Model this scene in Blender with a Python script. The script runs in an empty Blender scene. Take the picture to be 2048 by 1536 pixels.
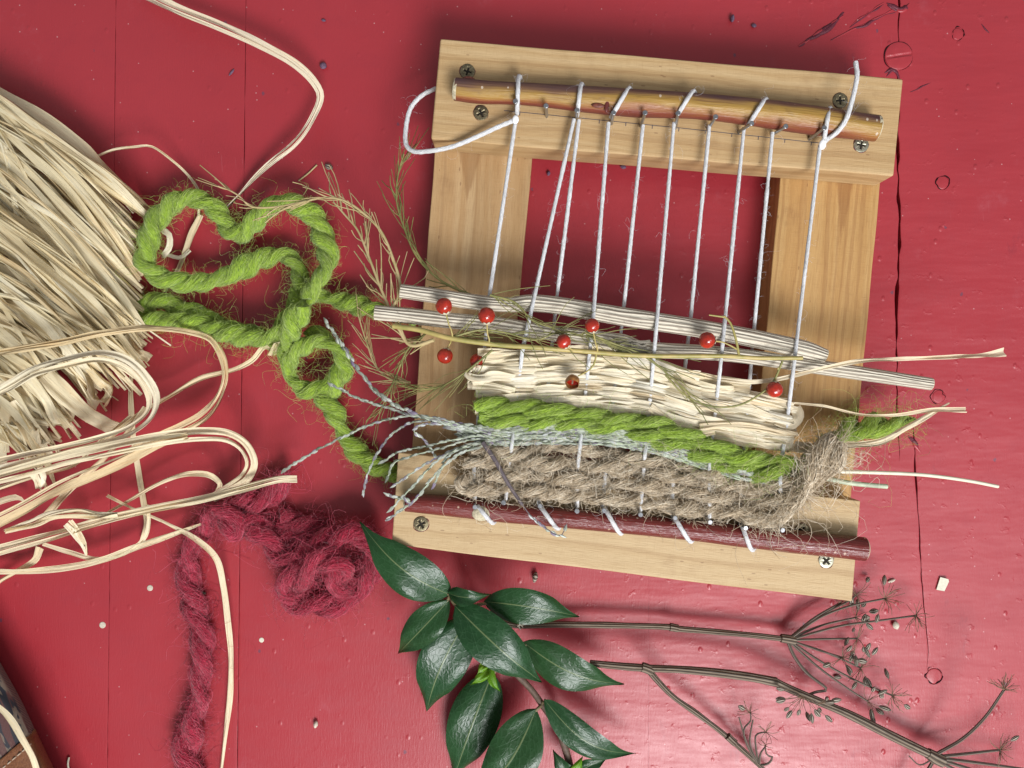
import bpy, bmesh, math, random
import numpy as np

# ------------------------------------------------------------------ camera, light, world
sc = bpy.context.scene
col = sc.collection
random.seed(7)
rng = np.random.default_rng(11)

CAM_H = 386.75            # mm above the table
FPX = 1547.0              # focal length in photo pixels
cam_d = bpy.data.cameras.new('camera')
cam_d.sensor_fit = 'HORIZONTAL'
cam_d.sensor_width = 36.0
cam_d.lens = FPX / 2048 * 36.0
cam_d.clip_start = 0.01
cam_d.clip_end = 50
cam = bpy.data.objects.new('camera', cam_d)
cam.location = (0, 0, CAM_H * .001)
col.objects.link(cam)
sc.camera = cam

world = bpy.data.worlds.new('World')
sc.world = world
world.use_nodes = True
bg = world.node_tree.nodes['Background']
bg.inputs[0].default_value = (0.93, 0.96, 1.0, 1)
bg.inputs[1].default_value = 0.33


def area_light(name, loc, size, size_y, energy, color, target=(0, 0, 0)):
    d = bpy.data.lights.new(name, 'AREA')
    d.shape = 'RECTANGLE'
    d.size = size
    d.size_y = size_y
    d.energy = energy
    d.color = color
    o = bpy.data.objects.new(name, d)
    o.location = loc
    import mathutils
    v = mathutils.Vector(target) - mathutils.Vector(loc)
    o.rotation_euler = v.to_track_quat('-Z', 'Y').to_euler()
    col.objects.link(o)
    return o


# a tall window beyond the near side of the table and a weaker one to its right
area_light('window_light', (0.42, -1.10, 1.30), 0.75, 0.60, 41.0, (0.985, 0.99, 1.0))
area_light('side_window_light', (1.05, -0.50, 1.35), 0.7, 0.7, 6.0, (0.93, 0.96, 1.0))

sc.view_settings.view_transform = 'Standard'
sc.view_settings.look = 'None'
sc.view_settings.exposure = 0.0
sc.view_settings.gamma = 1.0
sc.render.engine = 'CYCLES'
sc.cycles.max_bounces = 6
sc.cycles.diffuse_bounces = 3
sc.cycles.use_denoising = True


# ------------------------------------------------------------------ geometry helpers
def P(px, py, z=0.0):
    """photo pixel + height above the table in mm -> metres"""
    k = (CAM_H - z) / FPX * .001
    return np.array([(px - 1024) * k, (768 - py) * k, z * .001])


def PX(r, z=0.0):
    return r * (CAM_H - z) / FPX * .001


def PP(pts, z=None):
    out = []
    for p in pts:
        zz = p[2] if len(p) > 2 else z
        out.append(P(p[0], p[1], zz))
    return np.array(out)


def smooth_path(pts, step):
    """Catmull-Rom through rows of pts (any columns, first three are metres), evenly respaced"""
    pts = np.asarray(pts, float)
    n = len(pts)
    if n == 2:
        pts = np.vstack([pts[0], (pts[0] + pts[1]) / 2, pts[1]])
        n = 3
    d = np.linalg.norm(np.diff(pts[:, :3], axis=0), axis=1)
    t = np.concatenate([[0], np.cumsum(np.maximum(d, 1e-6) ** .5)])
    m = np.zeros_like(pts)
    for i in range(n):
        if i == 0:
            m[i] = (pts[1] - pts[0]) / (t[1] - t[0])
        elif i == n - 1:
            m[i] = (pts[-1] - pts[-2]) / (t[-1] - t[-2])
        else:
            a = (pts[i] - pts[i - 1]) / (t[i] - t[i - 1])
            b = (pts[i + 1] - pts[i]) / (t[i + 1] - t[i])
            h0, h1 = t[i] - t[i - 1], t[i + 1] - t[i]
            m[i] = (a * h1 + b * h0) / (h0 + h1)
    tt = np.linspace(0, t[-1], max(40, n * 24))
    idx = np.clip(np.searchsorted(t, tt, side='right') - 1, 0, n - 2)
    h = (t[idx + 1] - t[idx])[:, None]
    u = ((tt - t[idx])[:, None]) / h
    q = (2 * u ** 3 - 3 * u ** 2 + 1) * pts[idx] + (u ** 3 - 2 * u ** 2 + u) * h * m[idx] + \
        (-2 * u ** 3 + 3 * u ** 2) * pts[idx + 1] + (u ** 3 - u ** 2) * h * m[idx + 1]
    s = np.concatenate([[0], np.cumsum(np.linalg.norm(np.diff(q[:, :3], axis=0), axis=1))])
    k = max(3, int(s[-1] / step) + 1)
    ss = np.linspace(0, s[-1], k)
    return np.stack([np.interp(ss, s, q[:, c]) for c in range(q.shape[1])], 1)


def norm(v):
    return v / np.maximum(np.linalg.norm(v, axis=-1, keepdims=True), 1e-12)


def arclen(C):
    return np.concatenate([[0], np.cumsum(np.linalg.norm(np.diff(C[:, :3], axis=0), axis=1))])


def frames_up(C):
    """tangent, side (level), normal (up)"""
    T = norm(np.gradient(C[:, :3], axis=0))
    up = np.array([0, 0, 1.0])
    S = np.cross(T, up)
    l = np.linalg.norm(S, axis=1)
    last = np.array([1.0, 0, 0])
    for i in range(len(S)):
        if l[i] < .05:
            S[i] = last
        else:
            S[i] /= l[i]
            last = S[i]
    N = norm(np.cross(S, T))
    return T, S, N


def frames_pt(C):
    T = norm(np.gradient(C[:, :3], axis=0))
    a = np.array([0, 0, 1.0])
    if abs(T[0] @ a) > .9:
        a = np.array([1.0, 0, 0])
    n = a - T[0] * (a @ T[0])
    n /= np.linalg.norm(n)
    N = np.zeros_like(T)
    for i in range(len(T)):
        n = n - T[i] * (n @ T[i])
        n /= max(np.linalg.norm(n), 1e-9)
        N[i] = n
    return T, N, np.cross(T, N)


def new_mesh(name, V, quads=None, tris=None, gc=None, smooth=True):
    me = bpy.data.meshes.new(name)
    V = np.asarray(V, np.float32).reshape(-1, 3)
    faces = []
    ls, tot = [], []
    nq = 0 if quads is None else len(quads)
    nt = 0 if tris is None else len(tris)
    parts = []
    if nq:
        parts.append(np.asarray(quads, np.int32).ravel())
    if nt:
        parts.append(np.asarray(tris, np.int32).ravel())
    li = np.concatenate(parts)
    starts = np.concatenate([np.arange(nq) * 4, nq * 4 + np.arange(nt) * 3]).astype(np.int32)
    me.vertices.add(len(V))
    me.vertices.foreach_set('co', V.ravel())
    me.loops.add(len(li))
    me.loops.foreach_set('vertex_index', li)
    me.polygons.add(nq + nt)
    me.polygons.foreach_set('loop_start', starts)
    me.update(calc_edges=True)
    me.polygons.foreach_set('use_smooth', np.full(nq + nt, bool(smooth)))
    if gc is not None:
        a = me.attributes.new('gc', 'FLOAT_VECTOR', 'POINT')
        a.data.foreach_set('vector', np.asarray(gc, np.float32).ravel())
    me.validate()
    return me


def link(name, me, mat=None, parent=None, kind=None):
    o = bpy.data.objects.new(name, me)
    col.objects.link(o)
    if mat is not None and me is not None:
        me.materials.append(mat)
    if parent is not None:
        o.parent = parent
    if kind:
        o['kind'] = kind
    return o


def tag(o, label, cat, group=None, kind=None):
    o['label'] = label
    o['category'] = cat
    if group:
        o['group'] = group
    if kind:
        o['kind'] = kind
    return o


def thing(name, label, cat, group=None):
    o = bpy.data.objects.new(name, None)
    col.objects.link(o)
    o.empty_display_size = .01
    return tag(o, label, cat, group)


class Geo:
    """collects vertex/face blocks into one mesh"""
    def __init__(self):
        self.V, self.Q, self.T, self.G, self.n = [], [], [], [], 0

    def add(self, V, quads=None, tris=None, gc=None):
        V = np.asarray(V, float).reshape(-1, 3)
        if quads is not None and len(quads):
            self.Q.append(np.asarray(quads, int) + self.n)
        if tris is not None and len(tris):
            self.T.append(np.asarray(tris, int) + self.n)
        self.G.append(np.zeros((len(V), 3)) if gc is None else np.asarray(gc, float).reshape(-1, 3))
        self.V.append(V)
        self.n += len(V)

    def mesh(self, name, smooth=True):
        return new_mesh(name, np.concatenate(self.V),
                        np.concatenate(self.Q) if self.Q else None,
                        np.concatenate(self.T) if self.T else None,
                        np.concatenate(self.G), smooth)


def grid_quads(n, m):
    i = np.arange(n - 1)[:, None] * m + np.arange(m - 1)[None, :]
    i = i.ravel()
    return np.stack([i, i + 1, i + m + 1, i + m], 1)


def tube(g, C, r, m=10, rnd=None, caps=True, frames=None, squash=1.0, bump=None):
    """C (n,3), r scalar or (n,); seam at the underside; gc = (length mm, angle 0..1, random)"""
    n = len(C)
    r = np.broadcast_to(np.asarray(r, float), (n,))
    T, S, N = frames if frames is not None else frames_up(C)
    th = np.linspace(0, 1, m + 1)
    a = -np.pi / 2 + 2 * np.pi * th
    rr = r[:, None] * np.ones(m + 1)[None, :]
    if bump is not None:
        b = bump(n, m)
        b = np.concatenate([b, b[:, :1]], 1)
        rr = rr * (1 + b)
    V = C[:, None, :3] + (np.cos(a)[None, :] * rr)[..., None] * S[:, None, :] + \
        (np.sin(a)[None, :] * rr)[..., None] * N[:, None, :] * squash
    s = arclen(C) * 1000
    rv = random.random() if rnd is None else rnd
    gc = np.zeros((n, m + 1, 3))
    gc[..., 0] = s[:, None]
    gc[..., 1] = th[None, :]
    gc[..., 2] = rv
    g.add(V.reshape(-1, 3), grid_quads(n, m + 1), None, gc.reshape(-1, 3))
    if caps:
        for k in (0, n - 1):
            base = np.concatenate([V[k, :m], C[k:k + 1, :3]])
            tr = np.stack([np.arange(m), (np.arange(m) + 1) % m, np.full(m, m)], 1)
            if k == 0:
                tr = tr[:, ::-1]
            gg = np.concatenate([gc[k, :m], [[s[k], .5, rv]]])
            g.add(base, None, tr, gg)
    return V


def noise1(n, scale, amp=1.0):
    """smooth 1-D noise of n samples, one knot per `scale` samples"""
    k = max(2, int(n / max(scale, 1)) + 3)
    v = rng.normal(0, 1, k)
    x = np.linspace(0, k - 1.001, n)
    i = x.astype(int)
    f = x - i
    f = f * f * (3 - 2 * f)
    return amp * (v[i] * (1 - f) + v[np.minimum(i + 1, k - 1)] * f)


def fibers(g, Pts, r, taper=.7, rnd=None):
    """Pts (N,K,3); thin three-sided strands"""
    N_, K, _ = Pts.shape
    T = norm(np.gradient(Pts, axis=1))
    ref = norm(rng.normal(0, 1, (N_, 1, 3)) + 0 * Pts)
    A = norm(np.cross(T, ref))
    B = np.cross(T, A)
    t = np.linspace(0, 1, K)
    rad = np.broadcast_to(np.asarray(r, float).reshape(-1, 1), (N_, K)) * (1 - taper * t)[None, :]
    V = np.zeros((N_, K, 3, 3))
    for j in range(3):
        an = 2 * np.pi * j / 3
        V[:, :, j] = Pts + rad[..., None] * (math.cos(an) * A + math.sin(an) * B)
    base = (np.arange(N_) * K * 3)[:, None, None] + (np.arange(K - 1) * 3)[None, :, None] + np.arange(3)[None, None, :]
    nxt = (np.arange(N_) * K * 3)[:, None, None] + (np.arange(K - 1) * 3)[None, :, None] + ((np.arange(3) + 1) % 3)[None, None, :]
    q = np.stack([base, nxt, nxt + 3, base + 3], -1).reshape(-1, 4)
    gc = np.zeros((N_, K, 3, 3))
    gc[..., 0] = t[None, :, None]
    gc[..., 2] = (rng.random(N_) if rnd is None else rnd)[:, None, None]
    g.add(V.reshape(-1, 3), q, None, gc.reshape(-1, 3))


def ribbon(g, pts, w=None, curl=.12, roll0=0.0, rollamp=.35, step=.0022, m=8, wr=.0003, rnd=None, wend=1.0, fold=0.0, pleat=.085):
    """a flat dry strand; pts rows (x,y,z metres, width metres[, roll])"""
    pts = np.asarray(pts, float)
    if pts.shape[1] == 3:
        pts = np.concatenate([pts, np.full((len(pts), 1), w)], 1)
    if pts.shape[1] == 4:
        pts = np.concatenate([pts, np.zeros((len(pts), 1))], 1)
    C = smooth_path(pts, step)
    n = len(C)
    T, S, N = frames_up(C)
    u = np.linspace(-1, 1, m)
    wd = C[:, 3] * (1 + noise1(n, 9, .06))
    roll = C[:, 4] + roll0 + noise1(n, 12, rollamp)
    cu = curl + noise1(n, 10, .07)
    A = u[None, :] * wd[:, None] / 2
    B = cu[:, None] * wd[:, None] * (u[None, :] ** 2 - .4)
    if fold:
        B = B + fold * wd[:, None] * np.abs(u[None, :])
    wrk = np.stack([noise1(n, 14, wr) for _ in range(m)], 1)
    pl = rng.normal(0, 1, m) * pleat
    pl2 = rng.normal(0, 1, m) * pleat
    wmix = np.clip(.5 + noise1(n, 25, .5), 0, 1)[:, None]
    B = B + wrk + wd[:, None] * (pl[None, :] * wmix + pl2[None, :] * (1 - wmix))
    c, s_ = np.cos(roll)[:, None], np.sin(roll)[:, None]
    a2 = A * c - B * s_
    b2 = A * s_ + B * c
    V = C[:, None, :3] + a2[..., None] * S[:, None, :] + b2[..., None] * N[:, None, :]
    s = arclen(C) * 1000
    gc = np.zeros((n, m, 3))
    gc[..., 0] = s[:, None]
    gc[..., 1] = A * 1000
    gc[..., 2] = random.random() if rnd is None else rnd
    V[..., 2] = np.maximum(V[..., 2], .0003)
    g.add(V.reshape(-1, 3), grid_quads(n, m), None, gc.reshape(-1, 3))


def interp_rows(s, S, A):
    """interpolate rows of A (M,3) given at S to positions s (any shape)"""
    return np.stack([np.interp(s.ravel(), S, A[:, c]) for c in range(A.shape[1])], 1).reshape(s.shape + (A.shape[1],))


def flyaways(g, C, r, n2, flylen, fr):
    """stray hairs standing off a strand"""
    if n2 <= 0:
        return
    r = np.broadcast_to(np.asarray(r, float), (len(C),))
    T, N, B = frames_pt(C)
    s = arclen(C)
    L = s[-1]
    K = 9
    t = np.linspace(0, 1, K)[None, :, None]
    s0 = rng.random(n2) * L
    c = interp_rows(s0, s, C)
    nn = interp_rows(s0, s, N)
    bb = interp_rows(s0, s, B)
    tt = interp_rows(s0, s, T)
    rr = np.interp(s0, s, r)[:, None]
    an = rng.random(n2)[:, None] * 2 * np.pi
    o = np.cos(an) * nn + np.sin(an) * bb
    side = np.cross(o, tt)
    base = c + o * rr * .95
    ln = flylen * rng.gamma(2.0, .5, (n2, 1))
    d = norm(o * rng.uniform(.2, 1.0, (n2, 1)) + tt * rng.normal(0, 1.0, (n2, 1)) + side * rng.normal(0, .5, (n2, 1)))
    f1, f2 = rng.uniform(.4, 1.4, (n2, 1, 1)), rng.uniform(.4, 1.4, (n2, 1, 1))
    p1, p2 = rng.random((n2, 1, 1)) * 6.28, rng.random((n2, 1, 1)) * 6.28
    e1 = norm(np.cross(d, rng.normal(0, 1, (n2, 3))))
    e2 = np.cross(d, e1)
    l3 = ln[:, None, :]
    p = base[:, None, :] + d[:, None, :] * l3 * t + \
        e1[:, None, :] * l3 * .28 * (np.sin(6.28 * f1 * t + p1) - np.sin(p1)) + \
        e2[:, None, :] * l3 * .28 * (np.sin(6.28 * f2 * t + p2) - np.sin(p2))
    p[..., 2] = np.maximum(p[..., 2], .0003)
    fibers(g, p, fr * rng.uniform(.5, 1.0, n2), .5)


def yarn(parent, pts, mat, fuzzmat, plies=2, pitch=.02, dens=6.0, fly=1.5, flylen=.006, fr=.00009, step=.0016,
         spread=.5, plyr=.56, ply_name='ply', m=10, lump=.08, fuzz_name='fibres', phase=0.0, zmin=.0004):
    """twisted yarn along pts rows (x,y,z,r metres): one tube per ply + surface fibres and stray hairs
    dens, fly = fibres per mm of yarn"""
    C = smooth_path(np.asarray(pts, float), step)
    r = C[:, 3] * (1 + noise1(len(C), 7, lump))
    C = C[:, :3]
    T, N, B = frames_pt(C)
    s = arclen(C)
    L = s[-1]
    cent = []
    for k in range(plies):
        ang = -2 * np.pi * (s / pitch + k / plies) + phase + noise1(len(s), 10, .3)
        off = (r * spread)[:, None] * (np.cos(ang)[:, None] * N + np.sin(ang)[:, None] * B)
        Ck = C + off
        rk = r * plyr * (1 + noise1(len(s), 5, .07))
        Ck[:, 2] = np.maximum(Ck[:, 2], rk * .9 + zmin)
        g = Geo()
        tube(g, Ck, rk, m=m, bump=lambda n, mm: rng.normal(0, .035, (n, mm)))
        link(ply_name, g.mesh(ply_name), mat, parent)
        cent.append((Ck, rk, arclen(Ck)))
    g = Geo()
    nf = int(dens * L * 1000)
    K = 7
    t = np.linspace(0, 1, K)[None, :]
    for k in range(plies):
        Ck, rk, sk = cent[k]
        n1 = nf // plies
        if n1 > 0:
            Tk, Nk, Bk = frames_pt(Ck)
            s0 = rng.random(n1)[:, None] * sk[-1]
            ln = rng.uniform(.004, .009, n1)[:, None]
            ss = np.clip(s0 + t * ln, 0, sk[-1])
            c = interp_rows(ss, sk, Ck)
            nn = interp_rows(ss, sk, Nk)
            bb = interp_rows(ss, sk, Bk)
            rr = np.interp(ss.ravel(), sk, rk).reshape(ss.shape)
            ph = rng.random(n1)[:, None] * 2 * np.pi - (ss - s0) / pitch * 3.2 + rng.normal(0, .2, (n1, 1)) * t * 3
            lift = 1.0 + np.abs(rng.normal(0, .07, (n1, 1))) + .10 * np.sin(t * np.pi * rng.uniform(.5, 1.6, (n1, 1))) * rng.random((n1, 1))
            p = c + (rr * lift)[..., None] * (np.cos(ph)[..., None] * nn + np.sin(ph)[..., None] * bb)
            fibers(g, p, fr * rng.uniform(.7, 1.6, n1), .5)
    flyaways(g, C, r, int(fly * L * 1000), flylen, fr)
    if g.n:
        link(fuzz_name, g.mesh(fuzz_name), fuzzmat, parent, 'stuff')
    return C


# ------------------------------------------------------------------ material helpers
class NT:
    def __init__(self, name):
        self.m = bpy.data.materials.new(name)
        self.m.use_nodes = True
        self.t = self.m.node_tree
        self.t.nodes.clear()
        self.out = self.n('ShaderNodeOutputMaterial')

    def n(self, kind, **kw):
        nd = self.t.nodes.new(kind)
        for k, v in kw.items():
            if k.startswith('i_'):
                key = k[2:]
                key = int(key) if key.isdigit() else key.replace('_', ' ')
                self.put(nd.inputs[key], v)
            else:
                setattr(nd, k, v)
        return nd

    def put(self, sock, v):
        if isinstance(v, bpy.types.NodeSocket):
            self.t.links.new(v, sock)
        elif isinstance(v, bpy.types.Node):
            self.t.links.new(v.outputs[0], sock)
        else:
            if sock.type == 'RGBA' and len(v) == 3:
                v = (*v, 1)
            sock.default_value = v

    def attr(self):
        return self.n('ShaderNodeAttribute', attribute_name='gc').outputs['Vector']

    def pos(self):
        return self.n('ShaderNodeNewGeometry').outputs['Position']

    def sep(self, v):
        nd = self.n('ShaderNodeSeparateXYZ')
        self.put(nd.inputs[0], v)
        return nd.outputs

    def comb(self, x, y, z):
        nd = self.n('ShaderNodeCombineXYZ')
        for i, v in enumerate((x, y, z)):
            self.put(nd.inputs[i], v)
        return nd.outputs[0]

    def vmul(self, v, s):
        nd = self.n('ShaderNodeVectorMath', operation='MULTIPLY')
        self.put(nd.inputs[0], v)
        nd.inputs[1].default_value = s
        return nd.outputs[0]

    def math(self, op, a, b=None, c=None, clamp=False):
        nd = self.n('ShaderNodeMath', operation=op, use_clamp=clamp)
        self.put(nd.inputs[0], a)
        if b is not None:
            self.put(nd.inputs[1], b)
        if c is not None:
            self.put(nd.inputs[2], c)
        return nd.outputs[0]

    def noise(self, v, scale=1.0, detail=3.0, rough=.55, dist=0.0):
        nd = self.n('ShaderNodeTexNoise')
        self.put(nd.inputs['Vector'], v)
        nd.inputs['Scale'].default_value = scale
        nd.inputs['Detail'].default_value = detail
        nd.inputs['Roughness'].default_value = rough
        nd.inputs['Distortion'].default_value = dist
        return nd.outputs['Fac']

    def voro(self, v, scale=1.0, feature='F1', out='Distance', rand=1.0):
        nd = self.n('ShaderNodeTexVoronoi', feature=feature)
        self.put(nd.inputs['Vector'], v)
        nd.inputs['Scale'].default_value = scale
        nd.inputs['Randomness'].default_value = rand
        return nd.outputs[out]

    def ramp(self, f, stops, interp='LINEAR'):
        nd = self.n('ShaderNodeValToRGB')
        self.put(nd.inputs[0], f)
        cr = nd.color_ramp
        cr.interpolation = interp
        while len(cr.elements) < len(stops):
            cr.elements.new(.5)
        for e, (p, c) in zip(cr.elements, stops):
            e.position = p
            e.color = (*c, 1) if len(c) == 3 else c
        return nd.outputs[0]

    def step(self, f, a, b):
        nd = self.n('ShaderNodeMapRange', interpolation_type='SMOOTHSTEP')
        self.put(nd.inputs[0], f)
        nd.inputs[1].default_value = a
        nd.inputs[2].default_value = b
        return nd.outputs[0]

    def mix(self, f, a, b, blend='MIX'):
        nd = self.n('ShaderNodeMix', data_type='RGBA', blend_type=blend)
        self.put(nd.inputs[0], f)
        self.put(nd.inputs[6], a)
        self.put(nd.inputs[7], b)
        return nd.outputs[2]

    def bump(self, h, strength=.5, dist=.001, normal=None):
        nd = self.n('ShaderNodeBump')
        self.put(nd.inputs['Height'], h)
        nd.inputs['Strength'].default_value = strength
        nd.inputs['Distance'].default_value = dist
        if normal is not None:
            self.put(nd.inputs['Normal'], normal)
        return nd.outputs[0]

    def principled(self, color, rough=.6, normal=None, spec=.5, metal=0.0, sheen=0.0, coat=0.0, transl=0.0, sss=0.0, sssr=(1, .3, .1)):
        b = self.n('ShaderNodeBsdfPrincipled')
        self.put(b.inputs['Base Color'], color)
        self.put(b.inputs['Roughness'], rough)
        self.put(b.inputs['Specular IOR Level'], spec)
        b.inputs['Metallic'].default_value = metal
        b.inputs['Sheen Weight'].default_value = sheen
        b.inputs['Coat Weight'].default_value = coat
        b.inputs['Coat Roughness'].default_value = .12
        if sss:
            b.inputs['Subsurface Weight'].default_value = sss
            b.inputs['Subsurface Radius'].default_value = sssr
            b.inputs['Subsurface Scale'].default_value = .002
        if normal is not None:
            self.put(b.inputs['Normal'], normal)
        sh = b.outputs[0]
        if transl > 0:
            tr = self.n('ShaderNodeBsdfTranslucent')
            self.put(tr.inputs[0], color)
            mx = self.n('ShaderNodeMixShader')
            mx.inputs[0].default_value = transl
            self.t.links.new(sh, mx.inputs[1])
            self.t.links.new(tr.outputs[0], mx.inputs[2])
            sh = mx.outputs[0]
        self.t.links.new(sh, self.out.inputs[0])
        return self.m


def mat_paint():
    k = NT('red_gloss_paint')
    p = k.vmul(k.pos(), (1000, 1000, 1000))           # mm
    x, y, z = k.sep(p)
    big = k.noise(p, .012, 3)
    mid = k.noise(p, .09, 4, .6)
    fine = k.noise(k.vmul(p, (1.6, .25, 1)), 1.0, 3, .6)      # brush strokes along the planks
    base = k.ramp(big, [(.3, (.320, .025, .034)), (.7, (.355, .031, .041))])
    base = k.mix(k.math('MULTIPLY', k.step(mid, .45, .75), .35), base, (.30, .024, .036))
    # dust and flecks
    d = k.voro(p, .22)
    cellr = k.sep(k.voro(p, .22, out='Color'))[0]
    fleck = k.math('MULTIPLY', k.math('LESS_THAN', d, .075), k.math('GREATER_THAN', cellr, .72))
    base = k.mix(k.math('MULTIPLY', fleck, .6), base, (.55, .30, .30))
    d2 = k.voro(k.vmul(p, (1, .8, 1)), .075)
    c2 = k.sep(k.voro(k.vmul(p, (1, .8, 1)), .075, out='Color'))[1]
    edge = k.math('ADD', d2, k.math('MULTIPLY', k.math('SUBTRACT', k.noise(p, 1.3, 3), .5), .12))
    chip = k.math('MULTIPLY', k.math('LESS_THAN', edge, .055), k.math('GREATER_THAN', k.math('MULTIPLY_ADD', k.step(x, 80.0, 200.0), .28, c2), .72))
    base = k.mix(k.math('MULTIPLY', chip, .75), base, (.12, .045, .075))
    haze = k.step(k.noise(k.vmul(p, (1, 1, 1)), .035, 5, .7), .60, .80)
    base = k.mix(k.math('MULTIPLY', haze, .10), base, (.55, .28, .33))
    # more lumps in the thick paint on the right
    rmask = k.step(x, -40.0, 130.0)
    lump = k.step(k.noise(p, .16, 3, .55), .60, .85)
    dv = k.vmul(p, (1, .75, 1))
    dot = k.math('MULTIPLY', k.math('SUBTRACT', 1.0, k.step(k.voro(dv, .13), .04, .17)), k.step(k.sep(k.voro(dv, .13, out='Color'))[2], .55, .95))
    wav = k.noise(k.vmul(p, (.25, 1.0, 1)), .07, 3)
    h = k.math('MULTIPLY', lump, k.math('MULTIPLY_ADD', rmask, .6, .25))
    h = k.math('ADD', h, k.math('MULTIPLY', dot, k.math('MULTIPLY_ADD', rmask, .5, .45)))
    h = k.math('ADD', h, k.math('MULTIPLY', wav, k.math('MULTIPLY_ADD', rmask, 1.6, .3)))
    h = k.math('ADD', h, k.math('MULTIPLY', fine, .22))
    grain = k.noise(k.vmul(p, (.9, .035, 1)), 1.0, 4, .65)
    h = k.math('ADD', h, k.math('MULTIPLY', grain, .13))
    scr = k.step(k.noise(k.comb(k.math('MULTIPLY_ADD', y, .18, k.math('MULTIPLY', x, 2.4)), k.math('MULTIPLY', y, .05), 3.0), 1.0, 2, .5), .70, .73)
    scr = k.math('MULTIPLY', scr, k.step(k.noise(p, .03, 2), .5, .65))
    base = k.mix(k.math('MULTIPLY', scr, .22), base, (.52, .22, .24))
    worn = k.step(k.noise(k.vmul(p, (1, .4, 1)), .05, 5, .75), .62, .74)
    base = k.mix(k.math('MULTIPLY', k.math('MULTIPLY', worn, rmask), .35), base, (.17, .02, .035))
    nrm = k.bump(h, .55, .0006)
    ro = k.math('MULTIPLY_ADD', mid, .22, .27)
    return k.principled(base, ro, nrm, .5)


def mat_wood(name, c_light, c_dark, c_late, seed=0.0, ring=.9, pore=.5, flame=None):
    k = NT(name)
    v = k.attr()
    x, y, z = k.sep(v)
    ys = k.math('ADD', y, k.math('MULTIPLY', k.noise(k.vmul(v, (.012, .05, .05)), 1.0, 3), 9.0))
    ys = k.math('ADD', ys, seed * 37.0)
    zz = k.math('MULTIPLY', z, .5)
    rv = k.comb(k.math('MULTIPLY', x, .006), k.math('ADD', ys, zz), seed)
    rings = k.noise(rv, ring * .30, 1.0, .4)
    fine = k.noise(k.comb(k.math('MULTIPLY', x, .02), ys, seed), 2.2, 2, .6)
    k_mid = tuple(.15 * a + .85 * b for a, b in zip(c_light, c_dark))
    c = k.ramp(rings, [(.30, c_light), (.55, k_mid), (.75, c_light)])
    lines = k.step(k.noise(k.comb(k.math('MULTIPLY', x, .004), k.math('ADD', ys, zz), seed + 3), .42, 0, .3), .60, .66)
    c = k.mix(k.math('MULTIPLY', lines, .34), c, c_late)
    c = k.mix(k.math('MULTIPLY', k.step(fine, .45, .8), pore * .55), c, c_late)
    fib = k.noise(k.vmul(v, (.10, 3.0, 3.0)), 1.0, 2, .6)
    cross = k.noise(k.vmul(v, (2.2, .15, 1)), 1.0, 2, .6)
    c = k.mix(k.math('MULTIPLY', k.step(fib, .45, .75), .42), c, c_late)
    c = k.mix(k.math('MULTIPLY', k.step(cross, .5, .8), .22), c, c_late)
    if flame:
        xa, xb, yc, hw = flame
        tt = k.n('ShaderNodeMapRange')
        k.put(tt.inputs[0], x)
        tt.inputs[1].default_value, tt.inputs[2].default_value = xb, xa
        jag = k.math('MULTIPLY', k.math('SUBTRACT', k.noise(k.vmul(v, (.12, .8, 1)), 1.0, 3), .5), 3.0)
        dd = k.math('SUBTRACT', k.math('MULTIPLY', tt.outputs[0], hw), k.math('ABSOLUTE', k.math('SUBTRACT', k.math('ADD', y, jag), yc)))
        c = k.mix(k.math('MULTIPLY', k.step(dd, 0, 1.6), .62), c, c_late)
    fl = k.comb(k.math('MULTIPLY', x, .28), k.math('MULTIPLY', y, .8), seed)
    fleck = k.math('MULTIPLY', k.math('LESS_THAN', k.voro(fl, .45), .12), k.math('GREATER_THAN', k.sep(k.voro(fl, .45, out='Color'))[0], .62))
    c = k.mix(k.math('MULTIPLY', fleck, .45), c, (.16, .07, .03))
    dirt = k.step(k.noise(v, .05, 4, .65), .55, .8)
    c = k.mix(k.math('MULTIPLY', dirt, .38), c, k.mix(.5, c_late, (.20, .10, .05)))
    h = k.math('ADD', k.math('MULTIPLY', fib, .6), k.math('MULTIPLY', cross, .3))
    nrm = k.bump(h, .55, .0005)
    return k.principled(c, k.math('MULTIPLY_ADD', fib, .2, .45), nrm, .35)


def mat_raffia(name='dry_raffia', tint=(1, 1, 1)):
    k = NT(name)
    v = k.attr()
    x, y, r = k.sep(v)
    yo = k.math('MULTIPLY_ADD', r, 61.0, y)
    st = k.noise(k.comb(k.math('MULTIPLY', x, .03), k.math('MULTIPLY', yo, 1.0), r), 2.6, 3, .6)
    wide = k.noise(k.comb(k.math('MULTIPLY', x, .045), k.math('MULTIPLY', yo, .35), r), 1.0, 3, .6)
    c1 = k.ramp(r, [(0, (.78 * tint[0], .63 * tint[1], .40 * tint[2])), (.35, (.88 * tint[0], .80 * tint[1], .60 * tint[2])),
                    (.7, (.84 * tint[0], .72 * tint[1], .48 * tint[2])), (1, (.90 * tint[0], .84 * tint[1], .68 * tint[2]))])
    c = k.mix(k.math('MULTIPLY', k.step(wide, .54, .76), .42), c1, (.62, .38, .15))
    c = k.mix(k.math('MULTIPLY', k.step(st, .60, .70), .55), c, (.36, .21, .085))
    brk = k.step(k.noise(k.comb(k.math('MULTIPLY', x, .4), k.math('MULTIPLY', yo, .6), r), 1.0, 3, .6), .68, .74)
    c = k.mix(k.math('MULTIPLY', brk, .35), c, (.40, .24, .10))
    h = k.math('ADD', st, k.math('MULTIPLY', wide, .7))
    nrm = k.bump(h, .8, .0006)
    return k.principled(c, .42, nrm, .45, transl=.24)


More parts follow.
